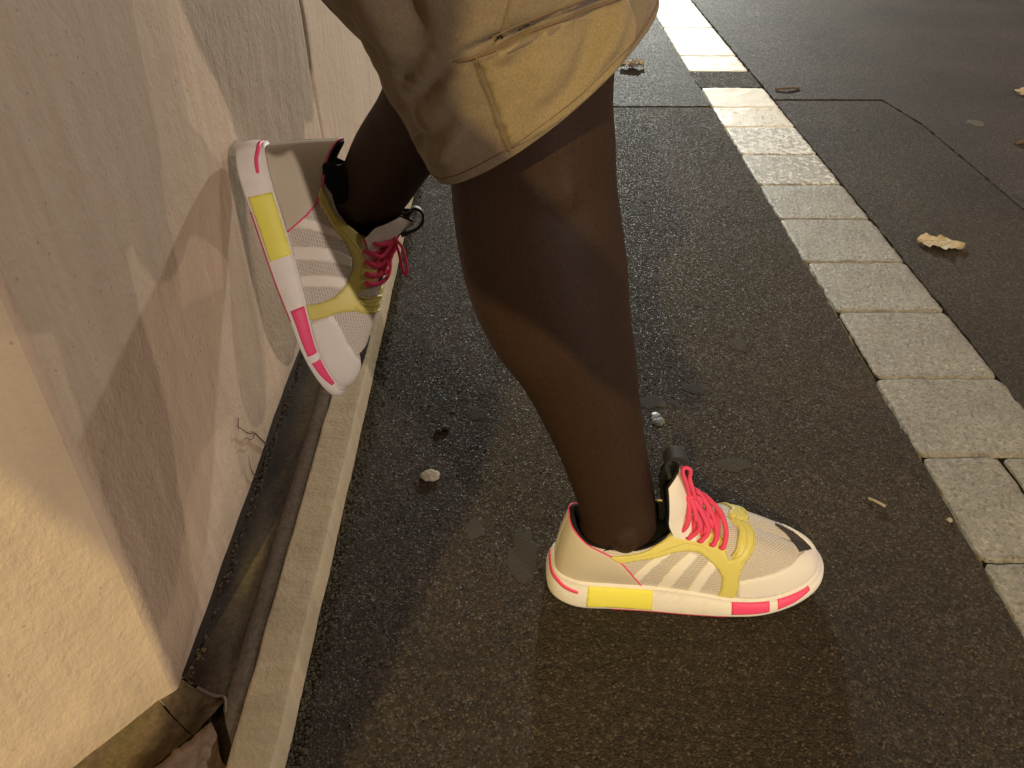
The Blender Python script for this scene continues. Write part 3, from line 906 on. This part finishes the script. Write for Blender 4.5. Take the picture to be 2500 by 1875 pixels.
def patch(fn, poly, thick, su, sv, step=.0022, smooth=True, normal=None, base=-.0006, sub=4, edge=.5):
    """a thin panel lying on the surface fn(u,v); su, sv = metres per unit of u and v"""
    P = np.array(poly, float)
    if smooth:
        n = len(P); P = cr(P, np.linspace(0, n, n * sub, endpoint=False), True)
    pts = []
    n = len(P)
    for i in range(n):
        a, b = P[i], P[(i + 1) % n]
        L = math.hypot((b[0] - a[0]) * su, (b[1] - a[1]) * sv)
        m = max(1, int(L / step))
        for k in range(m): pts.append(a + (b - a) * k / m)
    nb_ = len(pts)
    S = np.array([su, sv])
    co = [Vector(p * S) for p in pts]
    lo = np.min([list(c) for c in co], 0); hi = np.max([list(c) for c in co], 0)
    ring = np.array([list(c) for c in co])
    x = lo[0] + step * .5
    inner = []
    row = 0
    nxt = np.roll(ring, -1, axis=0)
    while x < hi[0]:
        y = lo[1] + step * (.5 if row % 2 else .95)
        ys = []
        while y < hi[1]:
            ys.append(y); y += step
        for y in ys:
            c_ = (ring[:, 1] > y) != (nxt[:, 1] > y)
            with np.errstate(divide='ignore', invalid='ignore'):
                xx = (nxt[:, 0] - ring[:, 0]) * (y - ring[:, 1]) / (nxt[:, 1] - ring[:, 1]) + ring[:, 0]
            if np.count_nonzero(c_ & (x < xx)) % 2 == 1 and np.min(np.hypot(ring[:, 0] - x, ring[:, 1] - y)) > step * .55:
                inner.append(Vector((x, y)))
        x += step; row += 1
    allv = co + inner
    edges = [(i, (i + 1) % nb_) for i in range(nb_)]
    ov, oe, of, orig, _, _ = delaunay_2d_cdt(allv, edges, [list(range(nb_))], 1, 1e-7)
    UV = np.array([[v.x / su, v.y / sv] for v in ov])
    def P3(uv): return fn(uv[:, 0], uv[:, 1])
    eu = 2e-3 / su * .3; ev = 2e-3 / sv * .3
    du = P3(UV + [eu, 0]) - P3(UV - [eu, 0])
    vv0 = UV.copy(); vv1 = UV.copy(); vv0[:, 1] -= ev; vv1[:, 1] += 0 if normal == 'back' else ev
    if normal == 'back': vv1 = UV
    dv = P3(vv1) - P3(vv0)
    nn = np.cross(du, dv); nn /= np.maximum(np.linalg.norm(nn, axis=1, keepdims=True), 1e-12)
    bp = P3(UV)
    cen = np.mean(bp, 0)
    if callable(normal): ref = normal(bp)
    elif isinstance(normal, np.ndarray): ref = normal
    else: ref = bp - np.array([np.clip(bp[:, 0], .05, .25), bp[:, 1] * 0, bp[:, 2] * 0 + .03]).T
    sg = np.sign(np.sum(nn * ref, 1)); sg[sg == 0] = 1
    nn = nn * sg[:, None]
    isb = np.zeros(len(ov), bool)
    for i, og in enumerate(orig):
        if any(q < nb_ for q in og): isb[i] = True
    h = np.where(isb, thick * edge, thick)
    top = bp + nn * h[:, None]
    low = bp + nn * base
    V = list(top); F = [tuple(f) for f in of]
    # consistent winding against the normal
    F2 = []
    for f in F:
        a, b, c = top[f[0]], top[f[1]], top[f[2]]
        if np.dot(np.cross(b - a, c - a), nn[f[0]]) < 0: f = f[::-1]
        F2.append(f)
    cnt = {}
    for f in F2:
        for i in range(len(f)):
            e = (f[i], f[(i + 1) % len(f)])
            cnt[e] = 1
    V2 = list(top)
    idx = {}
    for (a, b) in list(cnt):
        if (b, a) not in cnt:
            for q in (a, b):
                if q not in idx:
                    idx[q] = len(V2); V2.append(low[q])
            F2.append((b, a, idx[a], idx[b]))
    return V2, F2

# gold lamplight on the side, put into the colour; pocket above the seam
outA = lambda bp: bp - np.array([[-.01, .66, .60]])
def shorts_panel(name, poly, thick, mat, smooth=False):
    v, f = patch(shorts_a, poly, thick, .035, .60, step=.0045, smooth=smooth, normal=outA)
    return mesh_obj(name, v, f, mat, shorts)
shorts_panel("lamp_lit_side", [(.367, .714), (.174, .748), (.04, .783), (.04, .818), (.04, .853), (.40, .885), (1.06, .905), (1.47, .902), (1.89, .845), (2.16, .786), (2.22, .754), (2.33, .727), (1.95, .723), (1.544, .720), (1.06, .716)], .0007, MAT['shorts_lit'])
shorts_panel("pocket_flap", [(2.30, .745), (2.28, .789), (2.05, .84), (1.70, .90), (2.6, .93), (4.0, .93), (4.0, .80), (2.9, .775)], .0020, MAT['shorts'])
# seams: thin stitched ridges
def seam(pts, r=.0013, off=.0018):
    q = cr(np.array(pts), np.linspace(0, len(pts) - 1, len(pts) * 8))
    P = shorts_a(q[:, 0], q[:, 1]); d = P - np.array([[-.01, .66, .60]]); d /= np.linalg.norm(d, axis=1, keepdims=True)
    v, f = tube([list(p) for p in (P + d * off)], r, 6, 1)
    return mesh_obj("seam", v, f, MAT['thread'], shorts)
seam([(.35, .711), (1.06, .713), (1.544, .717), (1.95, .720), (2.32, .725)], .0007, .0012)
seam([(2.36, .70), (2.28, .74), (2.20, .786), (1.92, .845), (1.55, .903)], .0009, .0016)
seam([(.34 + .12 * math.sin((a_ - .5) * 6.28), a_) for a_ in np.linspace(.50, 1.0, 14)], .0006, .0004)
seam([(2.46, .745), (2.38, .792), (2.12, .848), (1.75, .906)], .0007, .0024)

# ------------------------------------------------------------------ trainers
FP = [(.010, .000, .036), (.014, -.020, .035), (.036, -.032, .034), (.075, -.035, .033), (.115, -.038, .032), (.155, -.043, .030), (.195, -.048, .026), (.232, -.046, .022), (.267, -.036, .024), (.292, -.020, .028), (.302, .004, .031),
      (.295, .024, .030), (.270, .039, .025), (.228, .046, .023), (.19, .044, .026), (.15, .038, .030), (.11, .034, .032), (.07, .033, .033), (.035, .031, .034), (.014, .019, .035)]
TP = [(.024, .000, .1025), (.028, -.015, .096), (.044, -.028, .086), (.072, -.033, .083), (.098, -.033, .084), (.122, -.026, .094), (.150, -.004, .112), (.196, .000, .0965), (.240, .001, .0735), (.272, .003, .0565), (.288, .004, .0455),
      (.272, .003, .0565), (.240, .001, .0735), (.196, .000, .0965), (.150, .004, .112), (.122, .026, .096), (.098, .031, .084), (.072, .031, .080), (.045, .025, .090), (.027, .014, .103)]
EX = np.array([0.15, .15, .1, .1, .15, .4, .8, 1, 1, 1, 1, 1, 1, 1, .8, .4, .15, .1, .1, .15])[:, None]
BU = np.array([.001, .001, .003, .006, .005, .006, .002, 0, 0, 0, 0, 0, 0, 0, .002, .006, .005, .006, .003, .001])[:, None]
SB_ = np.array([.006, .003, 0, 0, 0, .001, .004, .004, .008, .014, .016, .012, .004, 0, 0, 0, 0, 0, 0, .003])[:, None]
def out2(t):
    d = cr(FP, t + .05, True) - cr(FP, t - .05, True)
    nn = np.stack([d[:, 1], -d[:, 0]], 1)
    return nn / np.linalg.norm(nn, axis=1, keepdims=True)
def upper(t, w):
    t = np.atleast_1d(np.asarray(t, float)); w = np.atleast_1d(np.asarray(w, float))
    P = cr(FP, t, True); Tt = cr(TP, t, True)
    e = np.clip(cr(EX, t, True), 0, 1); b = cr(BU, t, True)
    W = w[:, None]
    hx = e * (1 - np.cos(W * np.pi / 2)) + (1 - e) * W
    hz = e * np.sin(W * np.pi / 2) + (1 - e) * W
    xy = P[:, :2] + (Tt - P)[:, :2] * hx + out2(t) * b * np.sin(W * np.pi)
    z = P[:, 2:] + (Tt - P)[:, 2:] * hz
    return np.concatenate([xy, z], 1)
def midsole(t, h):
    t = np.atleast_1d(np.asarray(t, float)); h = np.atleast_1d(np.asarray(h, float))
    P = cr(FP, t, True); zb = cr(SB_, t, True)[:, 0]
    z = zb + (P[:, 2] - zb) * h
    off = .0020 + .0070 * np.clip(1 - ((h - .30) / .72) ** 2, 0, 1) ** .7
    return np.concatenate([P[:, :2] + out2(t) * off[:, None], z[:, None]], 1)

def uv_of(fn, T, W, nt_, nw):
    P = fn(T.ravel(), W.ravel()).reshape(nt_, nw, 3)
    arc = np.concatenate([np.zeros((nt_, 1)), np.cumsum(np.linalg.norm(np.diff(P, axis=1), axis=2), 1)], 1)
    m = P[:, nw // 3]
    al = np.concatenate([[0], np.cumsum(np.linalg.norm(np.diff(m, axis=0), axis=1))])
    u = np.repeat(al[:, None], nw, 1)
    return np.stack([u, arc], 2).reshape(-1, 2)

def make_shoe(tr, scale, label, bow, dy=0., dp=0., dt=0., mk=1.0, uk=1.0):
    nt_, nw = 200, 28
    T, W = np.meshgrid(np.linspace(0, 20, nt_ + 1), np.linspace(0, 1, nw), indexing='ij')
    V = upper(T.ravel(), W.ravel())
    UV = uv_of(upper, T, W, nt_ + 1, nw)
    sh = mesh_obj("shoe", V, grid_faces(nt_ + 1, nw), MAT['knit'], person, uvs=UV)
    sh["label"] = label
    def sub(name, vf, mat, smooth=True):
        return mesh_obj(name, vf[0], vf[1], mat, sh, smooth)
    # midsole: side wall, rounded bottom edge, bottom, top shelf
    hs = [1.0, .97, .85, .7, .5, .3, .15, .06, 0.0]
    rings = []
    tt = np.linspace(0, 20, nt_, endpoint=False)
    zt = cr(FP, tt, True)
    inner = upper(tt, tt * 0)
    ins = inner.copy(); ins[:, :2] -= out2(tt) * .003; ins[:, 2] += .0004
    rings.append(ins)
    e1 = midsole(tt, tt * 0 + 1.0); e1[:, :2] += out2(tt) * .0012
    rings.append(e1)
    for h in hs[1:]: rings.append(midsole(tt, tt * 0 + h))
    b1 = midsole(tt, tt * 0); b1[:, :2] -= out2(tt) * .004; b1[:, 2] -= .0006; b1[:, 2] = np.maximum(b1[:, 2], .0004)
    rings.append(b1)
    b2 = b1.copy(); b2[:, :2] -= out2(tt) * .012; b2[:, 2] = np.maximum(.0003, b1[:, 2] * .6)
    rings.append(b2)
    V = np.concatenate(rings); nr = len(rings)
    F = grid_faces(nr, nt_, False, True)
    F = [f[::-1] for f in F]
    F.append(tuple((nr - 1) * nt_ + k for k in range(nt_)))
    sub("midsole", (V, F), MAT['midsole'])
    # thin pink outsole line under the arch
    q = np.linspace(2.9, 6.0, 40); A1 = midsole(q, q * 0 + .0); A1[:, 2] += .0005; A1[:, :2] -= out2(q) * .001
    sub("outsole", tube([list(p) for p in A1], .0016, 6, 1), MAT['outsole'])
    mp = lambda poly, th, sm=False: patch(midsole, poly, th, .035, .03, .002, sm)
    sub("sole_block", mp([(2.27 + dy, .95), (3.98 + dy, .955), (4.02 + dy, .10), (2.25 + dy, .10)], .0007), MAT['lime'])
    sub("sole_block", mp([(6.04 + dp, .935), (7.14, .985), (7.14, .30), (6.08 + dp, .22)], .0007), MAT['pink'])
    sub("sole_block", mp([(7.38, .985), (8.52, .985), (8.52, .72), (7.9, .45), (7.38, .32)], .0007), MAT['pink'])
    sub("heel_line", mp([(-.6, .93), (.3, .95), (1.06, .92), (1.54, .80), (1.96, .74), (2.0, .68), (1.94, .63), (1.52, .67), (1.02, .79), (.3, .84), (-.6, .83)], .0007, True), MAT['pink'])
    up = lambda poly, th, sm=True, st=.0022, n=None: patch(upper, poly, th, .036, .072, st, sm, n)
    # heel counter, whole back of the shoe
    cl = [(1.92, .985), (2.3, .955), (2.76, .86), (3.2, .69), (3.48, .375), (3.66, .01)]
    near = [(t, .995) for t in (0, .5, 1.0, 1.5)] + cl
    poly = near + [(t, .01) for t in (3.2, 2.6, 2.0, 1.4, .8, .2)]
    sub("heel_counter", up(poly, .0009, False, .003), MAT['counter'])
    polyf = [(20 - t, w) for t, w in poly]
    sub("heel_counter", up(polyf, .0009, False, .003), MAT['counter'])
    # pink trim along its edge
    rim = [(0, 1.0), (.5, 1.0), (1.0, 1.0), (1.5, 1.0), (1.92, .99), (2.3, .955), (2.76, .86), (3.2, .69), (3.48, .375), (3.66, .01)]
    for sgn in (1, -1):
        qq = cr(rim, np.linspace(0, len(rim) - 1, 60)); tq = qq[:, 0] if sgn > 0 else 20 - qq[:, 0]
        P = upper(tq, np.clip(qq[:, 1], 0, 1)); P[:, :2] += out2(tq) * .0007; P[:, 2] += .0003
        sub("heel_trim", tube([list(p) for p in P], .00085, 6, 1), MAT['pink'])
    # three side stripes (worn by both shoes)
    for quad in ([(3.479, 0.359), (3.551, 0.255), (3.611, 0.136), (3.864, 0.387), (4.14, 0.557), (4.537, 0.691), (4.91, 0.762), (4.645, 0.784), (4.357, 0.794), (4.116, 0.727), (3.888, 0.645), (3.671, 0.521)], [(4.044, 0.012), (4.224, 0.01), (4.417, 0.01), (4.705, 0.253), (5.006, 0.423), (5.271, 0.505), (5.499, 0.553), (5.415, 0.601), (5.331, 0.651), (5.042, 0.623), (4.717, 0.543), (4.369, 0.343)], [(4.85, 0.01), (5.018, 0.01), (5.174, 0.01), (5.331, 0.128), (5.475, 0.226), (5.631, 0.293), (5.788, 0.349), (5.715, 0.401), (5.655, 0.455), (5.475, 0.401), (5.295, 0.331), (5.066, 0.196)]):
        # keep the stripes straight as seen on the shoe: subdivide the quad
        sub("side_stripe", up(quad, .0007, False), MAT['stripe'])
        sub("side_stripe", up([(20 - a, b) for a, b in quad], .0007, False, .004), MAT['stripe'])
    # yellow cage
    cage = [(2.76, .845), (3.5, .925), (4.0, .950), (4.36, .975), (4.56, .995), (5.1, .995), (5.30, .975), (5.46, .985), (5.64, .896), (5.918, .754), (6.12, .701), (6.197, .641), (6.197, .581), (6.123, .484), (6.12, .43), (6.216, .433), (6.365, .486), (6.588, .614), (6.84, .80), (6.93, .995),
            (7.34, .995), (7.313, .844), (7.053, .641), (6.811, .514), (6.514, .395), (6.29, .259), (6.216, .12), (6.123, .01), (5.9, .005), (5.68, .01), (5.751, .073), (5.825, .227), (5.77, .342), (5.621, .494), (5.48, .60), (5.212, .70), (4.933, .765), (4.449, .775), (3.705, .785), (3.147, .73)]
    sub("cage", up(cage, .0018, True, .002, None), MAT['yellow'])
    sub("cage", up([(20 - a, b) for a, b in cage], .0018, True, .0035), MAT['yellow'])
    # raised ribs on the front straps and cage border
    def rib(pts, r, off, mat='yellow', far=True):
        for s in ((1, -1) if far else (1,)):
            q = cr(pts, np.linspace(0, len(pts) - 1, len(pts) * 8)); tq = q[:, 0] if s > 0 else 20 - q[:, 0]
            P = upper(tq, q[:, 1]); c0 = np.array([[.15, 0, .03]])
            d = P - np.stack([P[:, 0] - .012, P[:, 1] * .1, P[:, 2] * 0 + .03], 1); d /= np.linalg.norm(d, axis=1, keepdims=True)
            sub("cage_rib", tube([list(p) for p in P + d * off], r, 6, 1), MAT[mat])
    rib([(6.20, .445), (6.40, .52), (6.62, .65), (6.88, .82), (6.96, .995)], .0011, .0018)
    rib([(6.216, .415), (6.495, .480), (6.811, .637), (7.06, .83), (7.10, .995)], .0011, .0018)
    rib([(6.383, .385), (6.76, .525), (7.03, .66), (7.27, .84), (7.29, .995)], .0011, .0018)
    rib([(3.3, .835), (3.9, .87), (4.5, .855), (4.9, .84)], .0009, .0018)
    rib([(4.9, .84), (5.3, .77), (5.6, .64), (5.75, .54)], .0009, .0018)
    # white inset under the lace holes
    inset = [(5.18, .945), (5.305, .975), (5.454, .945), (5.658, .808), (5.881, .681), (5.937, .641), (5.639, .662), (5.398, .788)]
    sub("eyestay_inset", up(inset, .0023, True), MAT['white'])
    # smooth white toe cap with its dark tip
    line = [(6.22, .19), (6.7, .246), (7.369, .316), (7.964, .435), (8.50, .600), (8.95, .71), (9.6, .77), (10.3, .78), (10.9, .74), (11.5, .60), (12.2, .40), (13.0, .30), (14.0, .2)]
    bot = [(t, .01) for t in (13.9, 13.2, 12.4, 11.6, 10.8, 10.0, 9.2, 8.4, 7.6, 6.9, 6.2)]
    sub("toe_cap", up(line + bot, .0011, False, .003), MAT['white'])
    sub("toe_tip", up([(8.62 - dt, .665 - dt * .25), (8.70 - dt, .80), (8.80 - dt, .995), (9.4, .995), (10.0, .995), (10.0, .79), (9.6, .785), (9.05 - dt * .5, .735 - dt * .1)], .0016, False, .002, 'back'), MAT['tipblack'])
    sub("toe_tip", up([(10.0, .79), (10.0, .995), (10.6, .995), (11.2, .995), (11.5, .88), (12.0, .76), (12.05, .68), (11.5, .70), (11.0, .76), (10.5, .79)], .0016, False, .002, 'back'), MAT['tipblack'])
    # collar lining: padded black roll and inner wall
    rings = []
    ct = np.concatenate([np.linspace(-5.2, 5.2, 90)])
    top = upper(ct % 20, ct * 0 + 1)
    nn = out2(ct % 20)
    for (i_, dz) in ((.0, -.004), (-.0002, -.0006), (.0010, .0006), (.0026, .0010), (.0045, .0002), (.006, -.003), (.007, -.012), (.006, -.035)):
        r = top.copy(); r[:, :2] -= nn * i_; r[:, 2] += dz; rings.append(r)
    sub("collar_lining", (np.concatenate(rings), grid_faces(len(rings), len(ct))), MAT['lining'])
    # tongue
    nh, na = 26, 25
    def tongue(h, a, off):
        C = cr([(.166, .100, .031), (.153, .118, .029), (.146, .138, .027), (.138, .158, .0235), (.131, .173, .019)], h * 4)
        ang = a * (1.62 - .5 * h)
        x = C[:, 0] - (1 - np.cos(ang)) * C[:, 2] * 1.1 + off * np.cos(ang)
        y = np.sin(ang) * (C[:, 2] + off)
        z = C[:, 1] - np.abs(a) ** 2.2 * .016 * h
        return np.stack([x, y, z], 1)
    Hh, Aa = np.meshgrid(np.linspace(0, 1, nh), np.linspace(-1, 1, na), indexing='ij')
    V1 = tongue(Hh.ravel(), Aa.ravel(), 0.)
    V2 = tongue(Hh.ravel(), Aa.ravel(), -.003)
    F1 = grid_faces(nh, na)
    n1 = len(V1)
    UVt = np.stack([Hh.ravel() * .08, Aa.ravel() * .03], 1)
    tg = mesh_obj("tongue", np.concatenate([V1, V2]), F1 + [tuple(i + n1 for i in f[::-1]) for f in F1] + [((nh - 1) * na + k, (nh - 1) * na + k + 1, n1 + (nh - 1) * na + k + 1, n1 + (nh - 1) * na + k) for k in range(na - 1)], MAT['white'], sh, True)
    V3 = tongue(Hh.ravel(), Aa.ravel() * 1.04, -.0034); V4 = tongue(Hh.ravel() * 1.02, Aa.ravel() * 1.06, -.0150)
    n3 = len(V3)
    rimf = [((nh - 1) * na + k, (nh - 1) * na + k + 1, n3 + (nh - 1) * na + k + 1, n3 + (nh - 1) * na + k) for k in range(na - 1)]
    rimf += [(i * na, (i + 1) * na, n3 + (i + 1) * na, n3 + i * na) for i in range(nh - 1)] + [(i * na + na - 1, (i + 1) * na + na - 1, n3 + (i + 1) * na + na - 1, n3 + i * na + na - 1) for i in range(nh - 1)]
    sub("tongue_lining", (np.concatenate([V3, V4]), F1 + [tuple(i + n3 for i in f[::-1]) for f in F1] + rimf), MAT['lining'])
    # edge binding of tongue
    et = np.linspace(.15, 1, 20); eb = tongue(np.concatenate([et, np.ones(12), et[::-1]]), np.concatenate([-np.ones(20), np.linspace(-1, 1, 12), np.ones(20)]), -.0015)
    sub("tongue_binding", tube([list(p) for p in eb], .0017, 6, 1), MAT['lining'])
    # pull loop of webbing
    prof = cr([(.1415, .150), (.1395, .166), (.1375, .180), (.131, .190), (.1215, .191), (.116, .182), (.1195, .171), (.1215, .163)], np.linspace(0, 7, 36))
    Vp = []
    for i in range(len(prof)):
        d = prof[min(i + 1, 35)] - prof[max(i - 1, 0)]; d = d / np.linalg.norm(d); nx_, nz_ = -d[1], d[0]
        for (yy_, o_) in ((-.009, .0019), (.009, .0019), (.009, -.0019), (-.009, -.0019)):
            Vp.append((prof[i][0] + nx_ * o_, yy_ - .002, prof[i][1] + nz_ * o_))
    sub("pull_loop", (Vp, grid_faces(36, 4, False, True)), MAT['strap'], False)
    # laces
    def lace(pts, r=.0031, name="lace"): sub(name, tube(pts, r, 8, 6, flat=.8), MAT['lace'])
    eyes = [(5.36, .91), (5.52, .785), (5.7, .685), (5.9, .6), (6.08, .555)]
    E = [upper(a, b)[0] for a, b in eyes]
    Ef = [upper(20 - a, b)[0] for a, b in eyes]
    dn = np.array([0, -.0012, -.0010])
    up3 = lambda p, y, z: [p[0], p[1] + y, p[2] + z]
    eye = lambda i: [list(E[i] + [-.0005, .004, -.0015]), list(E[i] + [-.0010, -.0018, .0004]), list(E[i] + [0.001, -.0028, .0035])]
    rows_ = [[(.1422, -.026, .115), (.144, -.018, .130), (.1424, -.012, .1379)],
             [(.156, -.026, .1109), (.1495, -.018, .127), (.1438, -.012, .1379)],
             [(.1658, -.024, .1046), (.1576, -.016, .1229), (.145, -.010, .1395)],
             [(.1746, -.0245, .1020), (.1713, -.010, .1130), (.1590, .003, .1290), (.153, .012, .128), (.150, .024, .112)],
             [(.1845, -.0235, .1025), (.1800, -.009, .1140), (.1700, .004, .1200), (.164, .014, .119), (.160, .026, .106)]]
    for i, rr_ in enumerate(rows_): lace(eye(i) + [list(p) for p in rr_])
    # crossing strands under them
    for i, (mx, mz) in enumerate(((.150, .128), (.158, .122), (.166, .117), (.176, .111))):
        lace([list(Ef[i + 1] + [0, .002, .001]), [Ef[i + 1][0] - .001, Ef[i + 1][1] - .006, Ef[i + 1][2] + .008], [mx + .002, .004, mz], [E[i][0] + .006, -.017, mz - .004], [E[i][0] + .004, E[i][1] + .001, E[i][2] + .004]], .0028)
    for i in range(3):
        lace([list(E[i + 1] + [.001, .001, .0025]), [E[i + 1][0] + .002, -.020, E[i + 1][2] + .012], [.157 - .001 * i, -.008, .124 + .003 * (2 - i)], [.146, -.008, .1365]], .0028)
    v, f = icos(1, 1, 1, 1, 4, 3)
    sub("lace_knot", ([(.1435 + p[0] * .0048, -.012 + p[1] * .0055, .138 + p[2] * .0065) for p in v], f), MAT['lace'])
    for pts in bow: lace(pts, .0027, "lace_bow")
    if mk != 1.0:
        for o in [sh] + [c for c in bpy.data.objects if c.parent == sh]:
            for v_ in o.data.vertices:
                z_ = v_.co.z
                v_.co.z = z_ * mk if z_ < .033 else .033 * mk + min(z_ - .033, .072) * uk + max(0, z_ - .105) * .72
            o.data.update()
    sh.matrix_local = tr @ Matrix.Scale(scale, 4)
    return sh

bow1 = [[(.1444, -.012, .1389), (.1384, -.013, .1585), (.1321, -.013, .1756), (.1339, -.012, .1810), (.1400, -.010, .1757), (.1408, -.010, .1642), (.1447, -.012, .1526), (.1494, -.012, .1389)],
        [(.1435, -.010, .1409), (.1405, .004, .1449), (.1365, .012, .1482), (.1344, .014, .1541), (.138, .013, .1561), (.142, .008, .150), (.146, -.006, .140)],
        [(.145, -.014, .139), (.149, -.020, .130), (.151, -.0245, .119)]]
make_shoe(Matrix.Translation((.037, .612, 0)), 1.0, "white trainer planted flat on the asphalt, side facing the viewer", bow1)
tr2 = SHOE2
bow2 = [[(.1435, -.012, .139), (.152, -.016, .146), (.166, -.018, .147), (.180, -.018, .144), (.184, -.017, .139), (.176, -.016, .137), (.160, -.015, .139), (.146, -.012, .138)],
        [(.1435, -.010, .1409), (.136, -.008, .150), (.126, -.008, .161), (.121, -.008, .170)]]
make_shoe(tr2, 1.04, "white trainer raised on its toe end with the sole against the wall", bow2, .28, -.36, .6, .88, 1.17)

# socks
def sock(cells):
    v, f = loft_rings(cells, 36, 5)
    return mesh_obj("sock", v, f[:-1], MAT['sock'], person)
sock([(.21, .607, .030, .026, .034), (.160, .61, .046, .034, .036), (.118, .612, .056, .0470, .030), (.110, .612, .066, .0475, .0305), (.1065, .612, .0760, .0470, .0315), (.101, .612, .0880, .046, .0330, -.36)])
def to2(p): return tuple(tr2 @ (Vector(p) * 1.04))
sv2, sf2 = loft_rings([(.173, .0, .030, .026, .034), (.123, .0, .046, .034, .036), (.085, .0, .056, .0470, .030), (.073, 0, .066, .0475, .0305), (.0695, 0, .080, .0470, .033), (.062, 0, .104, .044, .036, -.36), (.058, 0, .114, .041, .036, -.42)], 36, 5)
mesh_obj("sock", [to2(p) for p in sv2], sf2[:-1], MAT['sock'], person)

# ------------------------------------------------------------------ the one who takes the picture: stands behind the camera, throws the shadow on the left
photographer = empty("person", (-.438, -.35, 0))
tag(photographer, "person in dark clothes standing behind the viewpoint, holding out one arm", "person")
parts = [loft_rings([(-.415, -.27, .02, .045, .12), (-.415, -.31, .10, .040, .05), (-.415, -.31, .30, .052, .06), (-.415, -.31, .50, .055, .060), (-.412, -.31, .75, .068, .085), (-.432, -.33, .93, .084, .10), (-.436, -.35, 1.05, .092, .13)], 20),
         loft_rings([(-.475, -.50, .02, .045, .12), (-.475, -.53, .10, .040, .05), (-.475, -.53, .30, .052, .06), (-.47, -.52, .50, .055, .060), (-.455, -.49, .75, .068, .085), (-.43, -.44, .95, .070, .10)], 20),
         loft_rings([(-.41, -.40, .90, .070, .14), (-.434, -.36, 1.02, .092, .14), (-.44, -.36, 1.13, .115, .14), (-.41, -.36, 1.30, .13, .13), (-.41, -.36, 1.42, .14, .12), (-.47, -.34, 1.48, .08, .08), (-.45, -.30, 1.56, .055, .055)], 24),
         loft_rings([(-.44, -.28, 1.52, .05, .05), (-.43, -.25, 1.58, .075, .09), (-.42, -.24, 1.66, .08, .10), (-.43, -.25, 1.73, .06, .07), (-.43, -.26, 1.76, .02, .02)], 20),
         loft_rings([(-.36, -.36, 1.42, .055, .05), (-.33, -.34, 1.28, .05, .048), (-.31, -.28, 1.13, .045, .045), (-.24, -.20, 1.02, .042, .04), (-.15, -.12, .90, .033, .033), (-.10, -.075, .82, .032, .022), (-.05, -.055, .76, .02, .016)], 16),
         loft_rings([(-.56, -.36, 1.42, .06, .05), (-.60, -.34, 1.30, .06, .05), (-.62, -.26, 1.17, .060, .05), (-.50, -.14, 1.14, .036, .035), (-.38, -.08, 1.12, .03, .022), (-.34, -.07, 1.11, .02, .015)], 16)]
PV, PF = merge(parts)
pm = bpy.data.meshes.new("raw2"); pm.from_pydata([tuple(Vector(v) - Vector((-.46, -.35, 0))) for v in PV], [], PF)
po = bpy.data.objects.new("raw2", pm); COL.objects.link(po)
r2 = po.modifiers.new("rm", 'REMESH'); r2.mode = 'VOXEL'; r2.voxel_size = .010; r2.use_smooth_shade = True
dg = bpy.context.evaluated_depsgraph_get(); pme = bpy.data.meshes.new_from_object(po.evaluated_get(dg)); bpy.data.objects.remove(po)
pme.name = "body"; pme.materials.clear(); pme.materials.append(MAT['shirt'])
pb = bpy.data.objects.new("body", pme); COL.objects.link(pb); pb.parent = photographer
